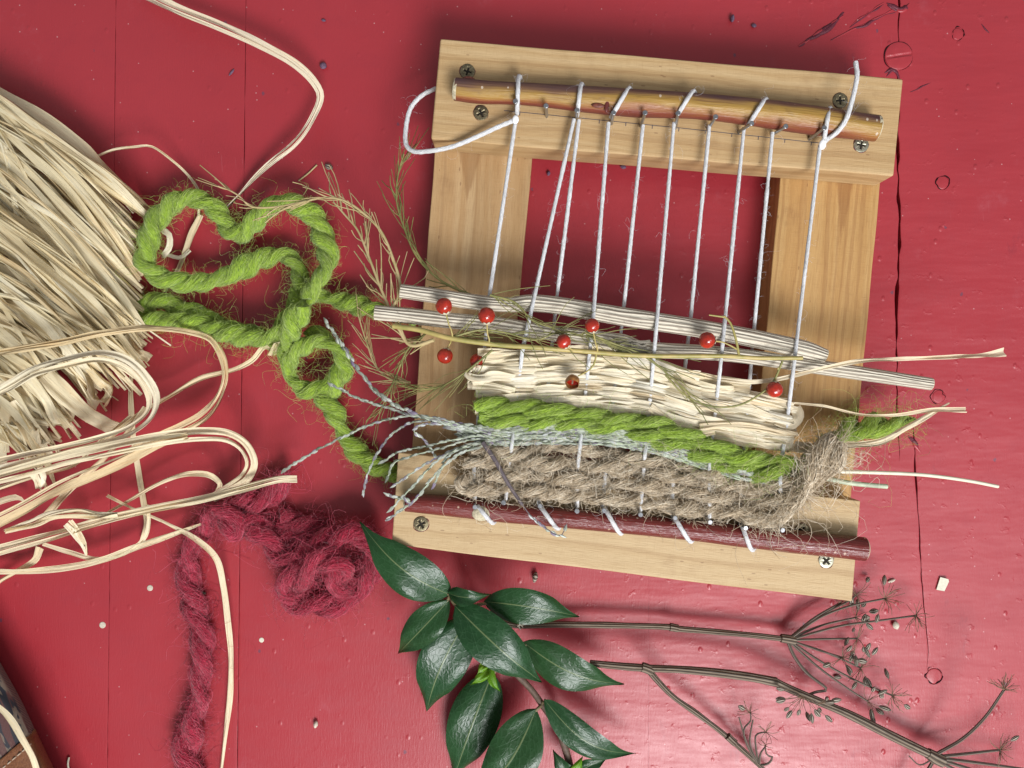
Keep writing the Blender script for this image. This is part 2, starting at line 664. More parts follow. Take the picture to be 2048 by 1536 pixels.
def mat_wool(name, lo, mid_, hi, sheen=.3, transl=.15):
    k = NT(name)
    v = k.attr()
    x, y, r = k.sep(v)
    n_ = k.noise(k.vmul(k.pos(), (1000, 1000, 1000)), .35, 3)
    f = k.math('ADD', k.math('MULTIPLY', r, .6), k.math('MULTIPLY', n_, .5), clamp=True)
    c = k.ramp(f, [(.1, lo), (.5, mid_), (.95, hi)])
    return k.principled(c, .85, None, .15, sheen=sheen, transl=transl)


def mat_ply(name, lo, hi, streak=3.0, lead=.9):
    k = NT(name)
    v = k.attr()
    x, y, r = k.sep(v)
    sk = k.noise(k.comb(k.math('MULTIPLY', x, .25), k.math('MULTIPLY_ADD', y, 9.0, k.math('MULTIPLY', x, lead * -.35)), r), streak, 3, .65)
    c = k.ramp(sk, [(.30, lo), (.62, hi)])
    nrm = k.bump(sk, 1.0, .0012)
    return k.principled(c, .9, nrm, .12, sheen=.25)


def mat_simple(name, c, rough=.5, spec=.5, metal=0.0, var=.25, vs=.8, bump=0.0, coat=0.0, transl=0.0, sss=0.0, dark=None):
    k = NT(name)
    p = k.vmul(k.pos(), (1000, 1000, 1000))
    n_ = k.noise(p, vs, 4, .6)
    dk = dark if dark else tuple(q * (1 - var) for q in c)
    cc = k.ramp(n_, [(.35, dk), (.65, c)])
    nrm = k.bump(n_, bump, .0004) if bump else None
    return k.principled(cc, rough, nrm, spec, metal=metal, coat=coat, transl=transl, sss=sss)


def mat_stem(name, light, dark, ridges=26.0, rough=.6, depth=.6, spots=None, spotamt=.5, lo=.15, hi=.6, wob=.05):
    """ridged dry stem"""
    k = NT(name)
    v = k.attr()
    x, y, r = k.sep(v)
    wv = k.math('SINE', k.math('MULTIPLY', k.math('ADD', y, k.math('MULTIPLY', k.noise(k.comb(k.math('MULTIPLY', x, .02), k.math('MULTIPLY', y, 6.0), r), 1.0, 3), wob)), ridges * 6.2832))
    f = k.math('MULTIPLY_ADD', wv, .5, .5)
    c = k.mix(k.step(f, lo, hi), dark, light)
    mott = k.noise(k.comb(k.math('MULTIPLY', x, .12), k.math('MULTIPLY', y, 8.0), r), 1.3, 4, .6)
    c = k.mix(k.math('MULTIPLY', k.step(mott, .52, .75), .5), c, dark)
    if spots:
        sp = k.step(k.noise(k.comb(k.math('MULTIPLY', x, .5), k.math('MULTIPLY', y, 14.0), r), 1.0, 4, .7), .62, .72)
        sp = k.math('MULTIPLY', sp, k.step(k.noise(k.comb(k.math('MULTIPLY', x, .03), 0.0, r), 1.0, 2), .45, .65))
        c = k.mix(k.math('MULTIPLY', sp, spotamt), c, spots)
    nrm = k.bump(k.math('ADD', f, mott), depth, .0006)
    return k.principled(c, rough, nrm, .3)


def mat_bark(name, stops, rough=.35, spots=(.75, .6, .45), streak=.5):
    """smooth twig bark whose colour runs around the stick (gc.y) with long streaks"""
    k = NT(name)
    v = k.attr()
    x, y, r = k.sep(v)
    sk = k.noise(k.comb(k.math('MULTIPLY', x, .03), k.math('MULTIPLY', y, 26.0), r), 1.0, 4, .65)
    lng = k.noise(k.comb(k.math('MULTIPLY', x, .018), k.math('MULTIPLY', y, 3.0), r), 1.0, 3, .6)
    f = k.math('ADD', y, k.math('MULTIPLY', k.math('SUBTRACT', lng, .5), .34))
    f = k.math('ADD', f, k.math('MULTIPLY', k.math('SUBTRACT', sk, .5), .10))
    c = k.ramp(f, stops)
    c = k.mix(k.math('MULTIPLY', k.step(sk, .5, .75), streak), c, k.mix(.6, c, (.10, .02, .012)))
    blot = k.step(k.noise(k.comb(k.math('MULTIPLY', x, .10), k.math('MULTIPLY', y, 7.0), r), 1.0, 4, .7), .56, .72)
    c = k.mix(k.math('MULTIPLY', blot, .45), c, k.mix(.55, c, (.05, .02, .02)))
    # lenticels
    lv = k.comb(k.math('MULTIPLY', x, .30), k.math('MULTIPLY', y, 8.0), r)
    d = k.voro(lv, .8)
    cr = k.sep(k.voro(lv, .8, out='Color'))[0]
    le = k.math('MULTIPLY', k.math('LESS_THAN', d, .13), k.math('GREATER_THAN', cr, .6))
    c = k.mix(k.math('MULTIPLY', le, .7), c, spots)
    h = k.math('ADD', k.math('MULTIPLY', sk, .5), k.math('MULTIPLY', lng, .6))
    nrm = k.bump(h, .9, .0012)
    return k.principled(c, k.math('MULTIPLY_ADD', sk, .25, rough - .1), nrm, .5)


def mat_leaf(name, base, young=False):
    """gc = (across -1..1, along 0..1, random)"""
    k = NT(name)
    v = k.attr()
    u, t, r = k.sep(v)
    au = k.math('ABSOLUTE', u)
    midrib = k.math('SUBTRACT', 1.0, k.step(au, .012, .045))
    ph = k.math('SUBTRACT', k.math('MULTIPLY', t, 5.2), k.math('MULTIPLY', k.math('POWER', au, .8), 2.0))
    ph = k.math('ADD', ph, k.math('MULTIPLY', k.math('SIGN', u), .17))
    ph = k.math('ADD', ph, k.math('MULTIPLY', r, 1.0))
    fr = k.math('ABSOLUTE', k.math('SUBTRACT', k.math('FRACT', ph), .5))
    sv = k.math('SUBTRACT', 1.0, k.step(fr, .0, .035))
    sv = k.math('MULTIPLY', sv, k.math('SUBTRACT', 1.0, k.step(au, .55, .95)))
    vv = k.comb(k.math('MULTIPLY', u, 5.0), k.math('MULTIPLY', t, 17.0), r)
    nd = k.noise(vv, 1.0, 2)
    vv2 = k.comb(k.math('MULTIPLY_ADD', nd, 1.2, k.math('MULTIPLY', u, 5.0)), k.math('MULTIPLY_ADD', nd, 1.0, k.math('MULTIPLY', t, 17.0)), r)
    net = k.voro(vv2, 1.0, 'DISTANCE_TO_EDGE')
    netl = k.math('SUBTRACT', 1.0, k.step(net, .005, .05))
    p = k.vmul(k.pos(), (1000, 1000, 1000))
    mott = k.noise(p, .12, 3)
    c = k.mix(k.step(mott, .3, .7), tuple(q * .7 for q in base), base)
    c = k.mix(k.math('MULTIPLY', r, .35), c, (base[0] * 2.2, base[1] * 1.15, base[2] * .8))
    bl = k.step(k.noise(p, .45, 4, .7), .70, .78)
    c = k.mix(k.math('MULTIPLY', bl, .35), c, (.10, .09, .03))
    vein = (base[0] * 2.4 + .03, base[1] * 1.7 + .04, base[2] * 2.0 + .03)
    c = k.mix(k.math('MULTIPLY', netl, .28), c, vein)
    c = k.mix(k.math('MULTIPLY', sv, .45), c, vein)
    c = k.mix(k.math('MULTIPLY', midrib, .7), c, (.16, .20, .085))
    h = k.math('SUBTRACT', k.step(net, 0, .25), k.math('MULTIPLY', sv, .8))
    h = k.math('SUBTRACT', h, k.math('MULTIPLY', midrib, 1.3))
    nrm = k.bump(h, .16, .0004)
    return k.principled(c, k.math('MULTIPLY_ADD', mott, .14, .26), nrm, .38, transl=.35 if young else .05)


M = {}
M['paint'] = mat_paint()
M['crackdark'] = mat_simple('dark_gap_and_crack', (.03, .008, .01), .9, .1)
M['wood_top'] = mat_wood('pine_crossbar', (.55, .385, .20), (.46, .295, .135), (.30, .165, .065), 1.0)
M['wood_bottom'] = mat_wood('spruce_crossbar', (.55, .405, .225), (.47, .325, .165), (.32, .19, .085), 2.0, ring=.6, pore=.35)
M['wood_left'] = mat_wood('pine_post_pale', (.51, .34, .175), (.42, .25, .11), (.27, .14, .055), 3.0, ring=.7, pore=.35, flame=(184, 155, -17, 6.5))
M['wood_right'] = mat_wood('pine_post_warm', (.53, .325, .13), (.43, .235, .08), (.26, .115, .038), 4.0, ring=.7, pore=.35, flame=(182, 150, -31, 4.5))
M['raffia'] = mat_raffia('dry_raffia', (.98, .955, .88))
M['raffia_weave'] = mat_raffia('woven_raffia', (1.02, 1.02, 1.04))
M['green_ply'] = mat_ply('green_wool_ply', (.13, .235, .014), (.37, .53, .055))
M['green_fuzz'] = mat_wool('green_wool_fibre', (.16, .28, .014), (.40, .56, .07), (.66, .78, .26))
M['red_ply'] = mat_ply('crimson_wool_ply', (.18, .007, .020), (.43, .024, .056))
M['red_fuzz'] = mat_wool('crimson_wool_fibre', (.24, .010, .028), (.52, .032, .072), (.76, .14, .21))
M['jute_ply'] = mat_ply('jute_ply', (.25, .170, .095), (.76, .615, .43), 4.5)
M['jute_fuzz'] = mat_wool('jute_fibre', (.29, .200, .11), (.72, .585, .41), (.95, .87, .72), .1)
M['cotton'] = mat_ply('white_cotton', (.78, .78, .80), (.93, .93, .93), 2.0)
M['cotton_fuzz'] = mat_wool('white_cotton_fibre', (.7, .7, .74), (.8, .8, .84), (.85, .85, .9), .1)
M['nail'] = mat_simple('steel_nail', (.42, .43, .45), .32, .5, metal=.9, var=.35, vs=1.5)
M['screw'] = mat_simple('dull_brass_screw', (.30, .25, .15), .42, .5, metal=.8, var=.55, vs=1.2)
M['screw_pale'] = mat_simple('pale_zinc_screw', (.46, .44, .33), .38, .5, metal=.75, var=.45, vs=1.2)
M['recess_shade'] = mat_simple('painted_recess_shade', (.025, .02, .015), .8, .2, var=.4)  # shade of the screws' cross recess, put into the colour
M['pencil'] = mat_simple('pencil_mark', (.10, .09, .10), .6, .3)
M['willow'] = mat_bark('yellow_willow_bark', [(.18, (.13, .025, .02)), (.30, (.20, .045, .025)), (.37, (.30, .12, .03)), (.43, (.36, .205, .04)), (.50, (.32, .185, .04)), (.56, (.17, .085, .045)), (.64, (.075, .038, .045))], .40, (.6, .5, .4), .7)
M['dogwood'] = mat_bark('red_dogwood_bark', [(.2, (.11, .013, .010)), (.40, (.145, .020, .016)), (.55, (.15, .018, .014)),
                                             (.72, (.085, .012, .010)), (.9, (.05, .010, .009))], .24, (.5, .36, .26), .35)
M['cutwood'] = mat_simple('fresh_cut_wood', (.66, .58, .40), .7, .2, var=.45, vs=.9, bump=.5)
M['drystem'] = mat_stem('bleached_hollow_stem', (.67, .605, .485), (.25, .20, .155), 15, .55, .8, (.06, .045, .04), .9, .0, .42, .16)
M['umbel'] = mat_stem('grey_dry_stalk', (.22, .168, .12), (.065, .047, .034), 9, .6, .8, None, .5, .15, .6, .12)
M['umbel_ray'] = mat_stem('grey_dry_ray', (.165, .128, .10), (.075, .056, .045), 5, .65, .5)
M['pedicel'] = mat_simple('brown_pedicel', (.26, .17, .11), .6, .3, var=.5, vs=.2)
M['seed'] = mat_stem('ribbed_seed', (.46, .41, .33), (.10, .075, .055), 8, .55, .9)
M['asparagus'] = mat_simple('dry_asparagus', (.58, .44, .24), .5, .35, var=.35, vs=.12, dark=(.42, .34, .15))
M['asparagus_green'] = mat_simple('green_asparagus', (.30, .27, .10), .5, .35, var=.4, vs=.15, dark=(.14, .15, .045))
M['asparagus_stalk'] = mat_simple('straw_stalk', (.50, .38, .14), .45, .4, var=.4, vs=.15, dark=(.30, .27, .08))
M['berry'] = mat_simple('red_berry_skin', (.46, .028, .012), .22, .5, var=.5, vs=.35, sss=.12, coat=.3)
M['berry_in'] = mat_simple('dry_berry_inside', (.40, .17, .05), .45, .4, var=.5, vs=.8)
M['calyx'] = mat_simple('papery_calyx', (.72, .62, .46), .5, .3, var=.3, vs=1.5)
M['leaf'] = mat_leaf('glossy_leaf', (.010, .052, .014))
M['leaf_young'] = mat_leaf('young_leaf', (.13, .34, .015), True)
M['twig'] = mat_simple('brown_twig', (.13, .085, .06), .6, .3, var=.4, vs=.7, bump=.3)
M['petiole'] = mat_simple('leaf_stalk', (.22, .17, .09), .5, .3, var=.4, vs=.7)
M['leather'] = mat_simple('tan_leather', (.19, .072, .026), .55, .35, var=.4, vs=1.3, bump=.7, dark=(.11, .035, .012))
M['stitch'] = mat_simple('stitch_thread', (.45, .35, .26), .8, .2)
M['seed_pale'] = mat_simple('pale_husk', (.62, .55, .44), .6, .3, var=.3, vs=1.5)
M['paper'] = mat_simple('white_shaving', (.66, .63, .50), .6, .3, var=.15)
M['speck'] = mat_simple('purple_grit', (.17, .10, .16), .7, .3, var=.5, vs=1.5)


def mat_spikelet():
    k = NT('grass_spikelet')
    v = k.attr()
    x, y, r = k.sep(v)
    c = k.ramp(r, [(0, (.09, .10, .06)), (.20, (.50, .53, .45)), (.36, (.11, .125, .08)), (.55, (.66, .69, .61)), (.72, (.34, .38, .30)), (.86, (.25, .19, .29)), (1, (.62, .64, .62))])
    st = k.step(k.math('ABSOLUTE', k.math('SUBTRACT', k.math('FRACT', k.math('MULTIPLY', y, 3.0)), .5)), .36, .48)
    c = k.mix(k.math('MULTIPLY', st, .8), c, (.06, .075, .05))
    return k.principled(c, .45, None, .4, transl=.12)


def mat_fabric():
    k = NT('patterned_woven_cloth')
    v = k.attr()                                       # mm: along the edge, in from the edge
    x, y, r = k.sep(v)
    big = k.noise(k.comb(k.math('MULTIPLY', x, .055), k.math('MULTIPLY', y, .13), 2.0), 1.0, 3, .6, .6)
    c = k.ramp(big, [(.36, (.022, .022, .035)), (.47, (.025, .024, .04)), (.50, (.27, .20, .145)), (.60, (.32, .25, .19)), (.64, (.03, .02, .03))], 'CONSTANT')
    redm = k.step(k.noise(k.comb(k.math('MULTIPLY', x, .03), k.math('MULTIPLY', y, .22), 9.0), 1.0, 2), .53, .56)
    c = k.mix(k.math('MULTIPLY', redm, .85), c, (.17, .045, .035))
    band = k.math('SUBTRACT', 1.0, k.step(y, 4.0, 5.0))
    tw = k.math('FRACT', k.math('MULTIPLY_ADD', x, .55, k.math('MULTIPLY', y, .9)))
    edge = k.mix(k.step(tw, .35, .55), (.035, .025, .03), (.25, .16, .12))
    c = k.mix(band, c, edge)
    wv = k.math('MULTIPLY', k.math('SINE', k.math('MULTIPLY', x, 9.0)), k.math('SINE', k.math('MULTIPLY', y, 9.0)))
    c = k.mix(k.math('MULTIPLY', k.step(wv, .0, .6), .25), c, (.02, .015, .015))
    nrm = k.bump(k.math('ADD', wv, k.noise(k.vmul(v, (1, 1, 1)), 2.0, 2)), .8, .0006)
    return k.principled(c, .9, nrm, .15, sheen=.2)


M['spikelet'] = mat_spikelet()
M['fabric'] = mat_fabric()
M['grass_stem'] = mat_simple('grass_stem', (.50, .56, .40), .45, .4, var=.35, vs=.2)
M['grass_stem_dark'] = mat_simple('dark_grass_stem', (.15, .12, .13), .5, .4, var=.35, vs=.3)
M['straw'] = mat_simple('pale_straw', (.74, .70, .54), .45, .4, var=.15, vs=.2)


# ------------------------------------------------------------------ the table
table = bpy.data.objects.new('table_top', None)
col.objects.link(table)
table['kind'] = 'structure'
table['label'] = 'red painted plank table top, chipped and lumpy with thin seams'


def seam(pts, gaps, jit):
    ys = np.array([p[0] for p in pts], float)
    xs = np.array([p[1] for p in pts], float)
    gy = np.array([p[0] for p in gaps], float)
    gx = np.array([p[1] for p in gaps], float)
    rows = np.concatenate([[-1800, -900, -320], np.arange(-300, 1860, 9.0), [1900, 2600, 3300]])
    x = np.interp(rows, ys, xs) + noise1(len(rows), 2.2, jit)
    gp = np.interp(rows, gy, gx)
    gp = gp * np.clip(1 + noise1(len(rows), 2.5, .35), .25, 2) if jit else gp
    return rows, x, gp


S_ = [
    seam([(-1800, 252), (3300, 195)], [(-1800, 1.1), (3300, 1.1)], .12),
    seam([(-1800, 512), (3300, 455)], [(-1800, 1.2), (3300, 1.2)], .12),
    seam([(-1800, 1303), (3300, 1294)], [(-1800, .0), (1000, .0), (1300, .25), (3300, .25)], .10),
    seam([(-1800, 1800), (0, 1798), (100, 1797), (350, 1796), (480, 1800), (600, 1793), (790, 1793), (900, 1799), (3300, 1806)],
         [(-1800, 3), (0, 4), (200, 5), (480, 5.5), (700, 4), (800, 3), (880, 2), (925, 0), (3300, 0)], .9),
    seam([(-1800, 1826), (800, 1826), (870, 1828), (1020, 1836), (1180, 1845), (1300, 1856), (1345, 1855), (3300, 1860)],
         [(-1800, 0), (850, 0), (875, 2.6), (1000, 2.6), (1200, 2.0), (1320, 1.0), (1350, 0), (3300, 0)], .7),
]
rows = S_[0][0]
edges = [(np.full(len(rows), -2400.0), np.zeros(len(rows)))] + [(q[1], q[2]) for q in S_] + [(np.full(len(rows), 4400.0), np.zeros(len(rows)))]
for i in range(len(edges) - 1):
    xl, gl = edges[i]
    xr, gr = edges[i + 1]
    xl = xl + gl / 2
    xr = xr - gr / 2
    V = []
    for r_ in range(len(rows)):
        y = rows[r_]
        dl, dr = min(.2, gl[r_] * .04), min(.2, gr[r_] * .04)
        for (x, z) in ((xl[r_], -14), (xl[r_], -dl), (xl[r_] + 1.6, -dl * .35), (xl[r_] + 4.5, 0), (xr[r_] - 4.5, 0), (xr[r_] - 1.6, -dr * .35), (xr[r_], -dr), (xr[r_], -14)):
            V.append(((x - 1024) * .00025, (768 - y) * .00025, z * .001))
    me = new_mesh('plank', V, grid_quads(len(rows), 8)[:, ::-1], smooth=False)
    link('plank', me, M['paint'], table)
g = Geo()
g.add([(-.9, -.7, -.0145), (.9, -.7, -.0145), (.9, .7, -.0145), (-.9, .7, -.0145)], [[0, 1, 2, 3]])
link('gap_light_blocker', g.mesh('gap_light_blocker'), M['crackdark'], table)  # added dark sheet, hides the world background behind the plank gaps


def polar_field(cx, cy, z0, R, fn, mat, name, parent, nr=16, na=56, rot=0.0, edge=-.4):
    """a disc whose height over z0 (mm) is fn(x, y, rho) with x,y in units of R (mm)"""
    c = P(cx, cy, z0)
    V = [(*(c[:2]), c[2] + fn(0, 0, 0) * .001)]
    for i in range(1, nr + 1):
        rho = i / nr
        for j in range(na):
            a = 2 * math.pi * j / na
            x, y = rho * math.cos(a), rho * math.sin(a)
            xr_, yr_ = x * math.cos(rot) - y * math.sin(rot), x * math.sin(rot) + y * math.cos(rot)
            V.append((c[0] + xr_ * R * .001, c[1] + yr_ * R * .001, c[2] + fn(x, y, rho) * .001))
    for j in range(na):
        a = 2 * math.pi * j / na
        x, y = math.cos(a), math.sin(a)
        xr_, yr_ = x * math.cos(rot) - y * math.sin(rot), x * math.sin(rot) + y * math.cos(rot)
        V.append((c[0] + xr_ * R * .001, c[1] + yr_ * R * .001, c[2] + edge * .001))
    tris = [(0, 1 + j, 1 + (j + 1) % na) for j in range(na)]
    quads = [(1 + (i - 1) * na + j, 1 + i * na + j, 1 + i * na + (j + 1) % na, 1 + (i - 1) * na + (j + 1) % na)
             for i in range(1, nr + 1) for j in range(na)]
    me = new_mesh(name, V, quads, tris, smooth=True)
    return link(name, me, mat, parent)


def ring(cx, cy, z, R, r, mat, parent, name, jit=.08):
    g = Geo()
    n = 40
    a = np.linspace(0, 2 * np.pi, n)
    rr = R * (1 + noise1(n, 4, jit))
    rr[-6:] = np.linspace(rr[-6], rr[0], 6)
    rr[-1] = rr[0]
    c = P(cx, cy, z)
    C = np.stack([c[0] + rr * np.cos(a) * .001, c[1] + rr * np.sin(a) * .001, np.full(n, c[2])], 1)
    tube(g, C, r * .001 * np.clip(.9 + noise1(n, 4, .8), .03, 2.2), m=5, caps=False)
    return link(name, g.mesh(name), mat, parent)


def slot_head(x, y, rho):
    z = .75 - .35 * rho ** 4
    if abs(y) < .13 and rho < .93:
        z -= .5 * (1 - (abs(y) / .13) ** 2)
    return z + .05 * math.sin(7 * x) * math.cos(5 * y)


sh = polar_field(1797, 112, 0, 6.9, slot_head, M['paint'], 'slotted_screw', table, nr=22, na=72, rot=.15, edge=-.05)
sh['label'] = 'slotted screw head painted over red'
ring(1797, 112, .12, 7.15, .16, M['crackdark'], sh, 'paint_crack', .02)
for (x, y, R) in ((1885, 365, 3.3), (1878, 793, 3.2), (1868, 1352, 3.9), (1915, 68, 2.9)):
    ph = random.random() * 6
    nh = polar_field(x, y, 0, R, lambda a, b, q: .30 - .22 * q * q + .08 * math.sin(4 * a + ph), M['paint'], 'nail_head', table, nr=8, na=28, edge=-.05)
    ring(x, y, .10, R * 1.05, .22, M['crackdark'], nh, 'paint_crack', .13)


def gouge(pts, w, n=3, name='gouge'):
    for q in range(n):
        g = Geo()
        C = smooth_path(PP([(x + random.uniform(-3, 3), y + random.uniform(-4, 4), .05) for x, y in pts]), .0009)
        k = len(C)
        prof = np.sin(np.linspace(.15, np.pi - .1, k)) ** .7
        C[:, :2] += np.stack([noise1(k, 9, .0004), noise1(k, 9, .0004)], 1)
        tube(g, C, PX(w * .75) * prof * np.clip(1 + noise1(k, 7, .4), .3, 2), m=6, squash=.55)
        link(name, g.mesh(name), M['paint'] if q == 0 and n > 1 else M['gougemat'], table)


M['gougemat'] = mat_simple('torn_paint', (.15, .02, .038), .5, .4, var=.5, vs=1.5, bump=.5)
gouge([(1598, 96), (1630, 72), (1668, 48), (1690, 30)], 5)
gouge([(1660, 82), (1720, 52), (1790, 22)], 3.5, 2)
gouge([(1700, 50), (1745, 20), (1770, 6)], 3.5, 2)
gouge([(1775, 8), (1800, 20), (1822, 8)], 5, 3)
gouge([(1772, 150), (1790, 142), (1800, 156)], 4.5, 3)
gouge([(1822, 184), (1845, 172), (1862, 165)], 1.5, 1)
gouge([(1822, 874), (1830, 888), (1836, 900)], 3.5, 5)
gouge([(1965, 50), (1976, 70)], 1.6, 1)

# ------------------------------------------------------------------ the loom frame
frame = thing('weaving_frame', 'pale wooden weaving frame with nails and screws lying on red table', 'loom')
frame.location = P(1280, 640, 0)
frame_inv = -np.array(frame.location)


def prism(corners, z1, z0, mat, name, bevel=.9, wob=.15):
    """corners (px at z1) clockwise from the start of the long side"""
    top = np.array([P(x, y, z1) for x, y in corners])
    bm = bmesh.new()
    vt = [bm.verts.new(p) for p in top]
    vb = [bm.verts.new((p[0], p[1], z0 * .001)) for p in top]
    bm.faces.new(vt)
    bm.faces.new(vb[::-1])
    for i in range(4):
        j = (i + 1) % 4
        bm.faces.new((vt[j], vt[i], vb[i], vb[j]))
    bmesh.ops.recalc_face_normals(bm, faces=bm.faces)
    bmesh.ops.bevel(bm, geom=list(bm.edges), offset=bevel * .001, segments=3, profile=.6, affect='EDGES')
    bmesh.ops.subdivide_edges(bm, edges=[e for e in bm.edges if e.calc_length() > .02], cuts=18, use_grid_fill=True)
    ax = norm(top[1] - top[0])
    ay = norm(np.cross([0, 0, 1.0], ax))
    me = bpy.data.meshes.new(name)
    bm.normal_update()
    bm.to_mesh(me)
    bm.free()
    n = len(me.vertices)
    V = np.zeros(n * 3, np.float32)
    me.vertices.foreach_get('co', V)
    V = V.reshape(-1, 3).astype(float)
    d = V - top[0]
    gc = np.stack([d @ ax, d @ ay, V[:, 2]], 1) * 1000
    V += np.stack([np.sin(gc[:, 0] * .13 + gc[:, 2]) * wob, np.sin(gc[:, 1] * .3 + 2 + gc[:, 0] * .07) * wob, 0 * gc[:, 0]], 1) * .001
    V[:, :] += frame_inv
    me.vertices.foreach_set('co', V.ravel().astype(np.float32))
    a = me.attributes.new('gc', 'FLOAT_VECTOR', 'POINT')
    a.data.foreach_set('vector', gc.astype(np.float32).ravel())
    me.polygons.foreach_set('use_smooth', np.zeros(len(me.polygons), bool))
    me.update()
    o = link(name, me, mat, frame)
    return o


o = prism([(881, 77), (1807, 157), (1788, 352), (862, 278)], 36, 18.05, M['wood_top'], 'crossbar', 1.2)
o['label'] = 'thick upper crossbar carrying the yellow-brown stick'
o = prism([(797, 905), (1721, 1001), (1704, 1203), (784, 1089)], 36, 18.05, M['wood_bottom'], 'crossbar', .7)
o['label'] = 'lower crossbar carrying the dark red stick'
prism([(812, 1060), (885, 100), (1083, 120), (993, 1080)], 18, .1, M['wood_left'], 'side_post', .6)
prism([(1490, 1120), (1580, 150), (1779, 170), (1688, 1150)], 18, .1, M['wood_right'], 'side_post', .6)


def cross_head(x, y, rho):
    z = .55 - .22 * rho ** 3
    w, l = .15, .60
    if (abs(x) < w and abs(y) < l) or (abs(y) < w and abs(x) < l):
        z = .10
    elif abs(abs(x) - abs(y)) < .07 and rho < .8:
        z -= .10
    return z


def in_frame(o):
    o.location = frame_inv
    return o


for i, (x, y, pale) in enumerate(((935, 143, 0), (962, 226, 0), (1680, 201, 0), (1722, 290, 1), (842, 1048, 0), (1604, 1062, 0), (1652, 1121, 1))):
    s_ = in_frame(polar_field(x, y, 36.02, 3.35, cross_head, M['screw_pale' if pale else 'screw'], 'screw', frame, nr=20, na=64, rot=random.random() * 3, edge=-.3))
    s_.data.materials.append(M['recess_shade'])  # dark slot for the recess faces, painted in place of deep shade
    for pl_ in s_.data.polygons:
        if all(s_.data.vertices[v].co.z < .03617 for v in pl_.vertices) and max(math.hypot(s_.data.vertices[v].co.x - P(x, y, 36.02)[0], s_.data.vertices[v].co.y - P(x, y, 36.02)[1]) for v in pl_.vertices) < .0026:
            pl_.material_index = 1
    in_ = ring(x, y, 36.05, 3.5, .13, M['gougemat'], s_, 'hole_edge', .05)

NAILS_T = [((1034, 230), (1031, 203)), ((1094, 237), (1092, 212)), ((1153, 243), (1154, 221)), ((1222, 252), (1227, 226)),
           ((1280, 258), (1290, 226)), ((1350, 262), (1356, 227)), ((1413, 264), (1431, 234)), ((1472, 268), (1503, 247)),
           ((1538, 274), (1571, 253)), ((1612, 283), (1648, 256))]
NAILS_B = [((950, 1000), (950, 1014)), ((1012, 994), (1007, 1005)), ((1078, 999), (1080, 1012)), ((1152, 1008), (1154, 1022)),
           ((1202, 1008), (1208, 1021)), ((1276, 1014), (1281, 1029)), ((1338, 1020), (1350, 1036)), ((1402, 1024), (1420, 1044)),
           ((1470, 1034), (1491, 1056)), ((1545, 1040), (1565, 1060))]
for b, h in NAILS_T + NAILS_B:
    p0, p1 = P(b[0], b[1], 33), P(h[0], h[1], 50.5)
    C = np.linspace(p0, p1, 5)
    d = norm(p1 - p0)
    g = Geo()
    tube(g, C, .00072, m=10, frames=frames_pt(C))
    hd = np.stack([p1, p1 + d * .0001, p1 + d * .0004, p1 + d * .0005])
    tube(g, hd, np.array([.0009, .00112, .00112, .0009]), m=14, frames=tuple(np.repeat(f[-1:], 4, 0) for f in frames_pt(C)))
    n_ = in_frame(link('nail', g.mesh('nail'), M['nail'], frame))

g = Geo()


def flat_line(g, a, b, w, z):
    a, b = P(*a, z), P(*b, z)
    d = norm(b - a)
    s_ = np.array([-d[1], d[0], 0]) * w / 2
    g.add([a - s_, b - s_, b + s_, a + s_], [[0, 1, 2, 3]])


line = [(1008, 221), (1180, 238), (1380, 258), (1611, 283), (1640, 286)]
for a, b in zip(line[:-1], line[1:]):
    flat_line(g, a, b, .00032, 36.06)
for x in np.arange(1040, 1640, 53.0):
    y = np.interp(x, [p[0] for p in line], [p[1] for p in line])
    flat_line(g, (x, y - 1), (x - .7, y + 7), .00035, 36.07)
in_frame(link('pencil_line', g.mesh('pencil_line', False), M['pencil'], frame))

# ------------------------------------------------------------------ the two bark sticks
def stick(pts, z, mat, name, label, cat='stick', step=.004, m=22, lump=.02):
    t = thing(name, label, cat)
    rowsP = np.array([[*P(x, y, z), PX(r, z)] for x, y, r in pts])
    C = smooth_path(rowsP, step)
    g = Geo()
    n = len(C)
    ph = rng.random(3) * 6
    tube(g, C[:, :3], C[:, 3] * (1 + noise1(n, 6, lump)), m=m, caps=False,
         bump=lambda n, mm: .02 * np.sin(np.arange(n)[:, None] * .35 + np.arange(mm)[None, :] * 2 * np.pi / mm * 2 + ph[0]) + rng.normal(0, .006, (n, mm)))
    link('bark', g.mesh('bark'), mat, t)
    T, S, N = frames_up(C[:, :3])
    for k, sg in ((0, -1), (n - 1, 1)):
        g = Geo()
        d = T[k] * sg
        CC = np.stack([C[k, :3] - d * .001, C[k, :3] + d * .0002, C[k, :3] + d * .0007])
        fr = tuple(np.repeat(f[k:k + 1], 3, 0) for f in (T, S, N))
        tube(g, CC, C[k, 3] * np.array([.985, .97, .86]), m=m, frames=fr)
        link('cut_end', g.mesh('cut_end'), M['cutwood'], t)
    return t, C


willow, _ = stick([(910, 178, 22), (960, 184, 24), (1050, 188, 23), (1200, 201, 26), (1260, 206, 27), (1400, 213, 26), (1520, 226, 27), (1620, 240, 28), (1753, 257, 26)],
                  42.2, M['willow'], 'willow_stick', 'yellow and purple-brown bark stick lying under the upper nails', lump=.045)
dogw, _ = stick([(812, 1004, 19), (900, 1012, 20), (1000, 1024, 20), (1200, 1042, 20), (1400, 1062, 21), (1560, 1080, 23), (1728, 1098, 24)],
                41.2, M['dogwood'], 'dogwood_stick', 'dark red bark stick lying along the lower nails')


